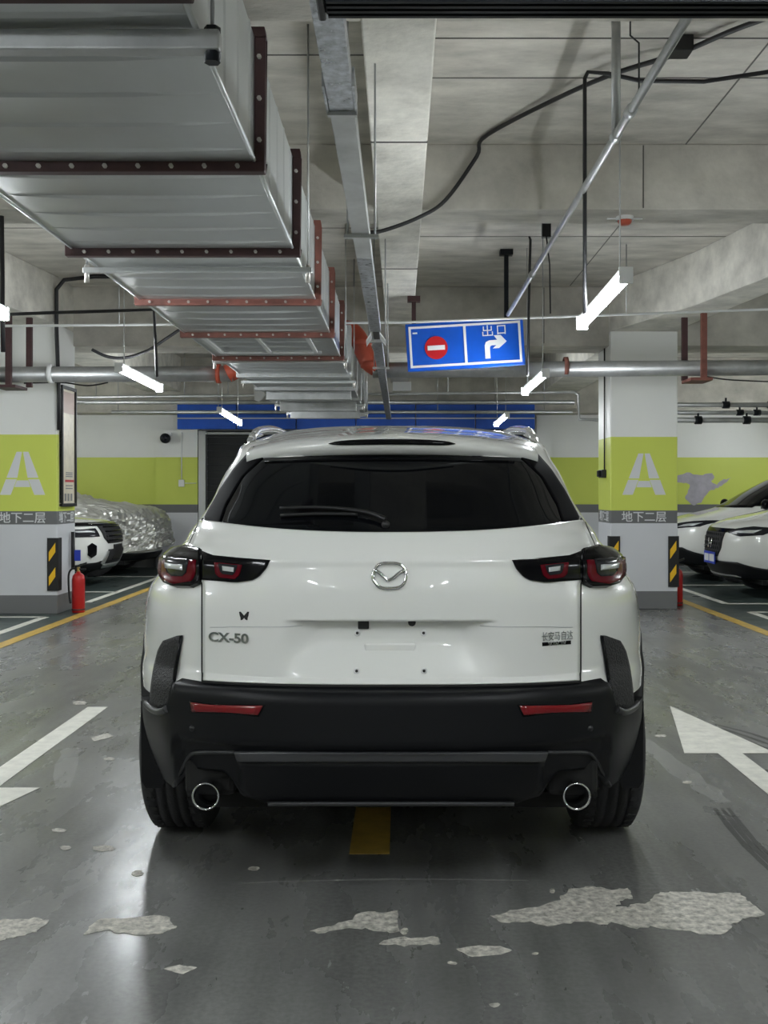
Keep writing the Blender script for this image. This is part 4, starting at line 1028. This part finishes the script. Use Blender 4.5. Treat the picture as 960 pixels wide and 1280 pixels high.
gtext('model_badge', 'CX-50', .040, -201, 797, 1.30, 'chrome', .0012)
gtext('maker_badge', '长安马自达', .030, 205, 795, .76, 'chrome', 0)
nb = S.surf(E.rows([(187, 801), (222, 800), (222, 806.5), (187, 807)], 3, 8), .0105, 'badge_bar', M['gloss'], gate, .004).build('badge_bar', M['gloss'], gate)
gtext('badge_text', 'SKYACTIV', .014, 204.5, 803.6, 1.0, 'chrome', .0003, .003)
# butterfly sticker
for sg in (-1, 1):
    bf = [(0, 769), (sg * 1.2, 767.5), (sg * 4.2, 764), (sg * 6.2, 764.4), (sg * 5.4, 769.2), (sg * 4.6, 771.2), (sg * 4.2, 774.8), (sg * 1.8, 774.2), (0, 771.8)]
    MB().add([gpt(-182 + x, y, .0012) for x, y in bf], [tuple(range(9))]).build('butterfly_sticker', M['black'], gate)

# rear window, pillars' black trim
win_half = [(0, 568), (60, 568.5), (120, 570.5), (160, 574), (186, 597), (206, 632), (213, 657), (190, 660), (150, 664), (100, 666), (0, 667.5)]
win = rear(sym([(0, 567), (90, 569), (164, 572), (192, 596), (213, 632), (221, 655.5), (160, 663), (100, 666)][1:]), 'rear_window', 'glass', .004, nrow=22, ncol=40, skirt=.002)
rear([(160, 573), (172, 559), (180, 568), (197, 587), (214, 613), (227, 637), (234, 650), (230, 654), (214, 657), (206, 632), (186, 597)], 'pillar_trim', 'trim', .0065, True, 20, 8, skirt=.004)
MB().tube([E.pt(x, 576 + .00012 * x * x, .006) for x in range(-158, 159, 10)], .004, 6).build('defogger_edge', M['gloss'], win)
# lower window frit line
# wiper
wp = [E.pt(x, y, .022) for x, y in ((-2, 656), (-30, 647), (-80, 641), (-138, 641.5))]
wi = MB().tube(smooth_path(wp, 5), .007, 6, rs=[.0085 - .004 * i / 15 for i in range(16)]).build('wiper_arm', M['black'], suv)
MB().tube([E.pt(x, 646 + .0006 * (x + 95) ** 2 - .02 * (x + 95), .012) for x in range(-138, -40, 8)], .006, 6).build('wiper_blade', M['black'], wi)
p = E.pt(-2, 656, .0); MB().lathe(p, [(.001, -.02), (.012, -.018), (.014, .0)], 'y', 14).build('wiper_pivot', M['black'], wi)

# spoiler with high brake light slot
def sz(x): return -.028 * (x / .5) ** 2 - .012 * (abs(x) / .5) ** 6
def syy(x): return .17 * (x / .5) ** 2 * .75
rows = []
HS = .505
for k in range(41):
    x = -HS + 2 * HS * k / 40; d, y0 = sz(x), syy(x)
    rows.append([(x, .98 + y0 * .2, 1.532 + d * 1.0), (x, .80 + y0 * .45, 1.520 + d), (x, .60 + y0 * .7, 1.503 + d), (x, .45 + y0, 1.482 + d), (x, .395 + y0, 1.470 + d), (x, .372 + y0, 1.458 + d), (x, .368 + y0, 1.446 + d), (x, .376 + y0, 1.432 + d), (x, .392 + y0, 1.416 + d), (x, .42 + y0, 1.409 + d), (x, .55 + y0, 1.43 + d)])
m = MB().grid([[Vector(p) for p in r] for r in rows], True)
for r in (rows[0], rows[-1]): m.add([Vector(p) for p in r], [tuple(range(len(r)))])
spo = m.build('spoiler', M['paint'], suv)
bl = MB(); rr = []
for k in range(21):
    x = -.213 + .426 * k / 20; h = .0105 * max(.05, 1 - (abs(x) / .213) ** 6) ** .5; d, y0 = sz(x), syy(x)
    rr.append([(x, .3685 + y0 + .002, 1.4545 + d + h - .003), (x, .3655 + y0, 1.4545 + d + h - .006), (x, .3625 + y0, 1.4545 + d - h), (x, .372 + y0, 1.4545 + d - h - .001)])
bl.grid([[Vector(p) for p in r] for r in rr], True).build('brake_light', M['gloss'], spo)

# lamps
for sg in (1, -1):
    h1 = rear([(234.5, 687), (252, 684.5), (272, 689), (282, 697), (287, 708), (286, 722), (280, 731), (268, 735), (248, 735), (239, 731), (234.5, 728)][::1] if sg > 0 else [(-234.5, 687), (-252, 684.5), (-272, 689), (-282, 697), (-287, 708), (-286, 722), (-280, 731), (-268, 735), (-248, 735), (-239, 731), (-234.5, 728)], 'outer_lamp', 'gloss', .019, skirt=.022)
    def lp(poly, nm, m, off, par, nr=8, nc=10): return rear([(sg * x, y) for x, y in poly], nm, m, off, False, nr, nc, par, None, .004)
    r1 = lp([(239, 700), (285, 699), (285, 720), (279, 729), (267, 732.5), (250, 732), (243, 727), (239, 718)], 'red_light_guide', 'red_lens', .0205, h1)
    s1 = lp([(247, 701), (276, 700), (274, 716), (268, 722), (255, 722), (250, 717)], 'inner_bezel', 'smoke', .0225, h1)
    lp([(254, 706), (276, 705), (275, 712.5), (254, 713.5)], 'reversing_light', 'clear', .0245, h1, 4, 6)
    h2 = rear([(sg * x, y) for x, y in [(148.5, 701.5), (170, 700), (215, 697.5), (233.5, 691), (233.5, 728), (190, 728.5), (174, 727), (164, 722), (155, 712)]], 'inner_lamp', 'gloss', .0165, nrow=14, ncol=20)
    lp([(183, 707), (217, 705), (215, 718), (209, 724), (192, 724.5), (186, 719)], 'red_light_guide', 'red_lens', .0185, h2)
    lp([(188, 707.5), (211, 706), (209, 715), (205, 719), (194, 719.5), (191, 716)], 'inner_bezel', 'smoke', .0205, h2)
    lp([(192, 709), (206, 708.3), (205.5, 714.5), (192.5, 715.5)], 'reversing_light', 'clear', .0225, h2, 4, 6)
    # black honeycomb insert in the rear corner
    h3 = rear([(sg * x, y) for x, y in [(261, 794), (272, 794.5), (281, 798), (289, 811), (295, 835), (298, 858), (300, 882), (288, 886), (274, 880), (270, 850), (266, 825)]], 'side_vent', 'mesh', .010, nrow=14, ncol=10)
    ed = [(261, 795), (266, 825), (270, 850), (274, 880)]
    MB().tube([E.pt(sg * x, y, .006) for x, y in ed], .006, 6).build('vent_edge', M['gloss'], h3)

# bumper
def yz_u(z, ylim):
    e, u = S.yside(ylim, z); return u if e == 'r' else 1.0
zt = E.uz(0, 858.5)[1]
BZ = {k: E.uz(0, k)[1] for k in (865, 870, 931, 938)}
def bump_relief(p):
    o = .026 * sstep(BZ[865], BZ[870], p.z) * (1 - .85 * sstep(.66, .80, abs(p.x)))             # step below the loading lip
    if p.z < BZ[931] + .004 and abs(p.x) < .66: o -= .016 * sstep(BZ[931] + .004, BZ[938], p.z)
    return o
def pl(tb, x):
    for (xa, ya), (xb, yb) in zip(tb, tb[1:]):
        if x <= xb: return ya + (yb - ya) * max(0, (x - xa)) / (xb - xa)
    return tb[-1][1]
BT = [(0, 858.5), (215, 855.5), (235, 853), (262, 848), (268, 862), (273, 884), (288, 889), (300, 883), (312, 869)]
BB = [(0, 996), (165, 996), (185, 990), (193, 976), (205, 962), (238, 958), (252, 966), (262, 978), (284, 972), (298, 952), (306, 925), (312, 905)]
rows = []; cols = []
for k in range(-80, 81):
    off = 311 * k / 80; tt, bb = pl(BT, abs(off)), pl(BB, abs(off)); cols.append([E.uz(off, bb + (tt - bb) * j / 30) for j in range(31)])
# carry each end of the bumper round to the wheel arch
def ext_col(c, g): return [(math.copysign(abs(u) + g * max(0, yz_u(z, .55) - abs(u)), u), z) for u, z in c]
cols = [ext_col(cols[0], g) for g in (1, .75, .5, .25)] + cols + [ext_col(cols[-1], g) for g in (.25, .5, .75, 1)]
rows = [[('r', c[j][0], c[j][1]) for c in cols] for j in range(31)]
bumper = S.surf(rows, .004, 'rear_bumper', M['clad'], suv, .03, bump_relief).build('rear_bumper', M['clad'], suv)
def bpt(off, py, lift=0.0):
    u, z = E.uz(off, py); p = S.P('r', u, z); return p + S.N('r', u, z) * (.004 + bump_relief(p) + lift)
def bpanel(poly, nm, m, lift, nr=6, nc=16, par=bumper, sk=.012):
    pts = E.rows(poly, nr, nc); R = [[S.P(e, u, z) + S.N(e, u, z) * (.004 + bump_relief(S.P(e, u, z)) + lift) for e, u, z in r] for r in pts]
    mb = MB().grid(R, True)
    back = [[p + Vector((0, sk, 0)) for p in r] for r in R]
    for a, b in ((R[0], back[0]), (R[-1], back[-1]), ([r[0] for r in R], [r[0] for r in back]), ([r[-1] for r in R], [r[-1] for r in back])): mb.grid([a, b], False)
    return mb.build(nm, M[m], par)
for sg in (1, -1):
    rim = bpanel([(sg * 152, 876), (sg * 243, 873.5), (sg * 241, 891), (sg * 160, 893)], 'reflector_bezel', 'gloss', .0025, 4, 10)
    bpanel([(sg * 155, 878), (sg * 241.5, 875.5), (sg * 239, 889.5), (sg * 161, 891)], 'reflector', 'refl', .004, 4, 10, rim)
    p = bpt(sg * 240, 908, .0); MB().lathe(p, [(.001, -.006), (.009, -.005), (.010, .004)], 'y', 14).build('parking_sensor', M['clad2'], bumper)
    # arched edge over the exhaust
    MB().tube(smooth_path([bpt(sg * x, y, .002) for x, y in ((192, 937), (235, 937), (247, 941), (256, 957), (264, 975))], 4), .007, 6).build('exhaust_arch', M['clad2'], bumper)
    # corner ledge below the honeycomb insert
    MB().tube(smooth_path([bpt(sg * x, y, .0) for x, y in ((271, 884), (283, 889), (296, 886), (304, 879))], 4), .012, 8).build('corner_ledge', M['clad2'], bumper)
sk = bpanel(sym([(191, 934.5), (187, 945.5)]), 'skid_strip', 'skid', .016, 5, 44, sk=.03)
dark = bpanel(sym([(188, 946), (184, 985), (155, 996), (150, 998)][:3]), 'skid_panel', 'clad', .010, 6, 44, sk=.05)
bpanel(sym([(150, 993), (150, 996.5)]), 'skid_lip', 'skid', .02, 2, 40, sk=.03)
# exhaust tips
for sg in (1, -1):
    c = E.pt(sg * 225, 984, 0); c = Vector((c.x, .09, c.z))
    et = MB().lathe(c, [(.042, .30), (.042, .006), (.0425, .0), (.0385, -.001), (.036, .006), (.036, .25)], 'y', 32).build('exhaust_tip', M['chrome'], suv)
    MB().lathe(c, [(.0005, .10), (.0358, .10)], 'y', 24).build('exhaust_bore', M['underbody'], et)
    MB().box((c.x - .08, .16, c.z - .02), (c.x + .08, .45, c.z + .10)).build('exhaust_shroud', M['underbody'], suv, bevel=.02)
    # mud flap behind the rear wheel
    fl_ = [(sg * .873, .56), (sg * .78, .56), (sg * .78, .30), (sg * .80, .258), (sg * .855, .258), (sg * .870, .28)]
    MB().prism([(x, WY0 - .44, z) for x, z in fl_], .012, (0, 1, 0)).build('mud_flap', M['clad'], suv)

# ------------------------------------------------------------------ parked cars seen from the front
def parked(name, label, loc, rz, L=4.5, Wd=.91, Hh=1.58, hood=.98, paint='paint', dark_roof=False, wheel_r=.34, c=0.0):
    t = thing(name, label, 'car', loc, rz)
    k = Hh / 1.6
    C = Car(W=[(.2, Wd - .06), (.45, Wd - .015), (.7, Wd), (.88, Wd - .015), (hood - .03, Wd - .06), (hood + .03, Wd - .10), (1.06 * k, Wd - .13), (1.3 * k, Wd - .25), (1.48 * k, Wd - .33), (1.54 * k, Wd - .42), (1.58 * k, Wd - .58), (1.6 * k, .12)],
            yr=[(.2, .2), (.4, .03), (.7, .0), (.95, .05), (1.1, .15), (1.45 * k, .5), (1.54 * k, .8), (1.58 * k, 1.3), (1.6 * k, 1.8)],
            yf=[(.2, L - .16), (.34, L - .05), (.5, L), (.68, L - .01), (hood - .17, L - .07), (hood - .09, L - .22), (hood - .03, L - .62 + c * .5), (hood + .025, L - 1.02 + c), (hood + .06, L - 1.15 + c), (1.3 * k, L - 1.62 + c), (1.48 * k, L - 1.98 + c), (1.54 * k, L - 2.15 + c), (1.58 * k, L - 2.4), (1.6 * k, L - 2.6)], Lf=.85, nf=2.7)
    wy = (.85, L - .88)
    zz = [.24 + .025 * i for i in range(int((hood - .2 - .24) / .025))] + [hood - .2 + .0125 * i for i in range(22)]
    z = zz[-1] + .025
    while z < 1.54 * k: zz.append(z); z += .025
    zz += [1.54 * k, 1.56 * k, 1.575 * k, 1.585 * k, 1.594 * k, 1.6 * k]
    C.shell(zz, 'body_shell', M[paint], t, wheels=tuple((y, wheel_r) for y in wy), rw=wheel_r + .06)
    MB().box((-.75, .4, .18), (.75, L - .4, .24)).build('underbody', M['underbody'], t)
    for sg in (1, -1):
        for y in wy:
            make_wheel(t, sg * (Wd - .12), y, wheel_r, .215, sg); tub(t, Wd - .03, y, wheel_r, wheel_r + .055, sg); arch(t, C, y, wheel_r, wheel_r + .055, wheel_r + .11, sg)
        flank(C, t, wy[0] + .42, wy[1] - .42, .25, .40, sg, 'sill_trim', 'clad', .012)
        a = 1.08 * k; side_window(C, t, [(.9, a), (2.0, a), (2.0, 1.47 * k), (1.25, 1.47 * k)], sg); side_window(C, t, [(2.06, a), (L - 1.35 + c, a), (L - 1.75 + c, 1.36 * k), (L - 2.0 + c, 1.47 * k), (2.06, 1.47 * k)], sg)
        mirror_part(t, Wd - .10, L - 1.55 + c, a + .03, sg, M['gloss'] if dark_roof else M[paint])
        for y in (1.1, 2.03, L - 1.25): flank(C, t, y, y + .008, .42, 1.0, sg, 'door_seam', 'gap', .0012, 12, 1, 0)
    front_glass(C, t, hood + .075, 1.49 * k, .84, .86)
    return t, C
# right: the nearer white car with hexagonal grille, nose 4.0 m right of the axis
t, C = parked('crossover', 'white crossover with dark mesh grille and blue number plate, nose towards the aisle', (3.95 + 4.35, 13.2, 0), PI / 2, L=4.35, Wd=.895, Hh=1.59, hood=1.03, c=.3)
g = fpanel(C, t, [(-.24, .50), (.24, .50), (.33, .60), (.36, .80), (-.36, .80), (-.33, .60)], 'grille', 'mesh', .012)
mm = MB()
for i in range(-4, 5):
    for j in range(5):
        x, z = i * .07 + (.035 if j % 2 else 0), .55 + j * .055
        u = C.u_of_x('f', x, z); p = C.P('f', u, z); n = C.N('f', u, z); mm.lathe(p + n * .0125, [(.026, 0), (.02, .006)], 'y', 6, False)
tag(mm.build('grille_mesh', M['black_metal'], g), kind='stuff')
for a_, b_ in (((-.045, .60), (-.06, .72)), ((.045, .60), (.06, .72)), ((-.05, .655), (.05, .655))):
    q = [C.P('f', C.u_of_x('f', x, z), z) + Vector((0, .022, 0)) for x, z in (a_, b_)]; MB().tube(q, .013, 8).build('emblem_bar', M['chrome'], t)
fpanel(C, t, [(.38, .81), (.62, .76), (.80, .78), (.87, .87), (.70, .88), (.50, .845)], 'headlight', 'smoke', .010, True)
fpanel(C, t, [(.50, .80), (.74, .80), (.78, .845), (.55, .825)], 'headlight_lens', 'clear', .013, True, 5, 8)
fpanel(C, t, [(-.38, .80), (.38, .80), (.50, .85), (-.50, .85)], 'nose_strip', 'gloss', .009)
fpanel(C, t, [(-.86, .25), (.86, .25), (.86, .36), (.60, .45), (-.60, .45), (-.86, .36)], 'lower_bumper', 'clad', .014, nrow=8, ncol=24)
fpanel(C, t, [(-.55, .27), (.55, .27), (.5, .29), (-.5, .29)], 'bumper_lip', 'silver', .022, nrow=3, ncol=20)
y0 = C.P('f', 0, .46).y
pb = MB().box((-.23, y0 + .02, .40), (.23, y0 + .03, .55)).build('number_plate', M['plate_blue'], t, bevel=.003)
MB().box((-.2, y0 + .0301, .43), (.0, y0 + .0315, .52)).box((.03, y0 + .0301, .43), (.2, y0 + .0315, .52)).build('plate_characters', M['mark'], pb)
# right: the further white car with slim headlights and dark roof
t, C = parked('crossover', 'white crossover with slim headlights and black glasshouse parked beside the car with blue plate', (3.98 + 4.6, 15.75, 0), PI / 2, L=4.6, Wd=.92, Hh=1.62, hood=1.0, dark_roof=True, c=.32)
fpanel(C, t, [(.30, .80), (.45, .765), (.78, .80), (.89, .90), (.66, .875), (.40, .835)], 'headlight', 'smoke', .010, True)
fpanel(C, t, [(.46, .785), (.72, .81), (.78, .855), (.6, .835)], 'headlight_lens', 'clear', .013, True, 5, 8)
fpanel(C, t, [(-.32, .56), (.32, .56), (.4, .68), (.36, .8), (-.36, .8), (-.4, .68)], 'grille', 'mesh', .010)
fpanel(C, t, [(-.88, .25), (.88, .25), (.88, .38), (.62, .50), (-.62, .50), (-.88, .38)], 'lower_bumper', 'clad', .014, nrow=8, ncol=24)
# left: white SUV nose behind the notice pillar
t, C = parked('parked_suv', 'white SUV with dark upper grille and round-cornered fog vents parked behind the notice pillar', (-3.95 - 4.4, 14.55, 0), -PI / 2, L=4.4, Wd=.90, Hh=1.62, hood=1.0)
g = fpanel(C, t, [(-.36, .60), (.36, .60), (.46, .68), (.50, .86), (-.50, .86), (-.46, .68)], 'grille', 'mesh', .010)
for z in (.64, .70, .76, .82):
    MB().tube([C.P('f', C.u_of_x('f', x, z), z) + C.N('f', C.u_of_x('f', x, z), z) * .014 for x in [-.4 + .08 * i for i in range(11)]], .012, 6).build('grille_bar', M['gloss'], g)
fpanel(C, t, [(-.84, .84), (.84, .84), (.86, .885), (-.86, .885)], 'light_bar', 'gloss', .012, nrow=4, ncol=30)
fpanel(C, t, [(-.6, .858), (.6, .858), (.6, .868), (-.6, .868)], 'chrome_strip', 'chrome', .016, nrow=3, ncol=30)
fpanel(C, t, [(.54, .70), (.86, .70), (.88, .80), (.56, .81)], 'headlight', 'smoke', .012, True)
fpanel(C, t, [(.60, .75), (.8, .76), (.8, .785), (.6, .78)], 'headlight_lens', 'clear', .015, True, 4, 8)
fpanel(C, t, [(.60, .46), (.65, .42), (.70, .46), (.71, .58), (.66, .62), (.60, .58)], 'fog_vent', 'gloss', .012, True)
fpanel(C, t, [(-.40, .36), (.40, .36), (.36, .52), (-.36, .52)], 'lower_grille', 'mesh', .012)
fpanel(C, t, [(-.2, .38), (.2, .38), (.2, .58), (-.2, .58)], 'plate_holder', 'black', .018)
fpanel(C, t, [(-.84, .25), (.84, .25), (.84, .34), (.46, .37), (.40, .33), (-.40, .33), (-.46, .37), (-.84, .34)], 'lower_bumper', 'clad', .013, nrow=6, ncol=24)
fpanel(C, t, [(.38, .31), (.47, .34), (.40, .50), (.36, .50)], 'bumper_corner', 'silver', .016, True, 6, 6)
fpanel(C, t, [(-.38, .27), (.38, .27), (.42, .33), (-.42, .33)], 'skid_plate', 'silver', .016, nrow=4, ncol=16)
# left: car under a silver cover
t, C = parked('covered_car', 'white car hidden under a crumpled silver cover by the back wall', (-3.85 - 4.5, 16.78, 0), -PI / 2, L=4.5, Wd=.88, Hh=1.50, hood=1.02)
fpanel(C, t, [(-.85, .25), (.85, .25), (.85, .36), (-.85, .36)], 'lower_bumper', 'clad', .013, nrow=4, ncol=24)
cv = thing('car_cover', 'crumpled silver foil cover draped over the car by the back wall', 'car cover', (-3.85 - 4.5, 16.78, 0), -PI / 2)
rows = []; random.seed(3)
zl = [0, .03, .07] + [.1 + .05 * i for i in range(11)] + [.66 + .02 * i for i in range(29)]
Ztop = 1.488
nR, nS = 34, 60
for zi in range(56):
    f = zi / 55; row = []
    for side in (1, -1):
        seq = [('r', k / nR) for k in range(nR + 1)] + [('s', k / nS) for k in range(1, nS)] + [('f', 1 - k / nR) for k in range(nR + 1)]
        if side < 0: seq = seq[::-1][1:-1]
        for e, u in seq:
            q0 = C.P(e, side * u, .5)
            hem = .44 + .05 * noise.noise((q0.x * 2, q0.y * 1.5, 2)) - .03 * math.sin(q0.y * 4)
            z = hem + (Ztop - hem) * f
            p = C.P(e, side * u, z); n = C.N(e, side * u, z)
            w1 = noise.noise((p.x * 3.5, p.y * 3.5, p.z * 6)); w2 = noise.noise((p.x * 9, p.y * 9, p.z * 13 + 4)); w3 = abs(noise.noise((p.x * 6 + 3, p.y * 5, p.z * 9)))
            r1_ = 1 - abs(noise.noise((p.x * 5, p.y * 5 + 2, p.z * 7))) * 2; r2_ = 1 - abs(noise.noise((p.x * 11 + 1, p.y * 11, p.z * 14))) * 2
            off = .06 + .04 * (w1 * .5 + .5) + .035 * max(0, r1_) + .026 * max(0, r2_) + .02 * w2 + .03 * (1 - f) ** 3 + .014 * random.uniform(-1, 1)
            row.append(p + n * off)
    rows.append(row)
mb = MB().grid(rows, False, True)
top = rows[-1]; cen = Vector((0, sum(p.y for p in top) / len(top), Ztop + .06)); mb.add(top + [cen], [(i, (i + 1) % len(top), len(top)) for i in range(len(top))], True)
mb.build('cover_sheet', M['foil'], cv)
MB().tube(rows[0] + [rows[0][0]], .008, 6, cap=False).build('hem', M['foil'], cv)
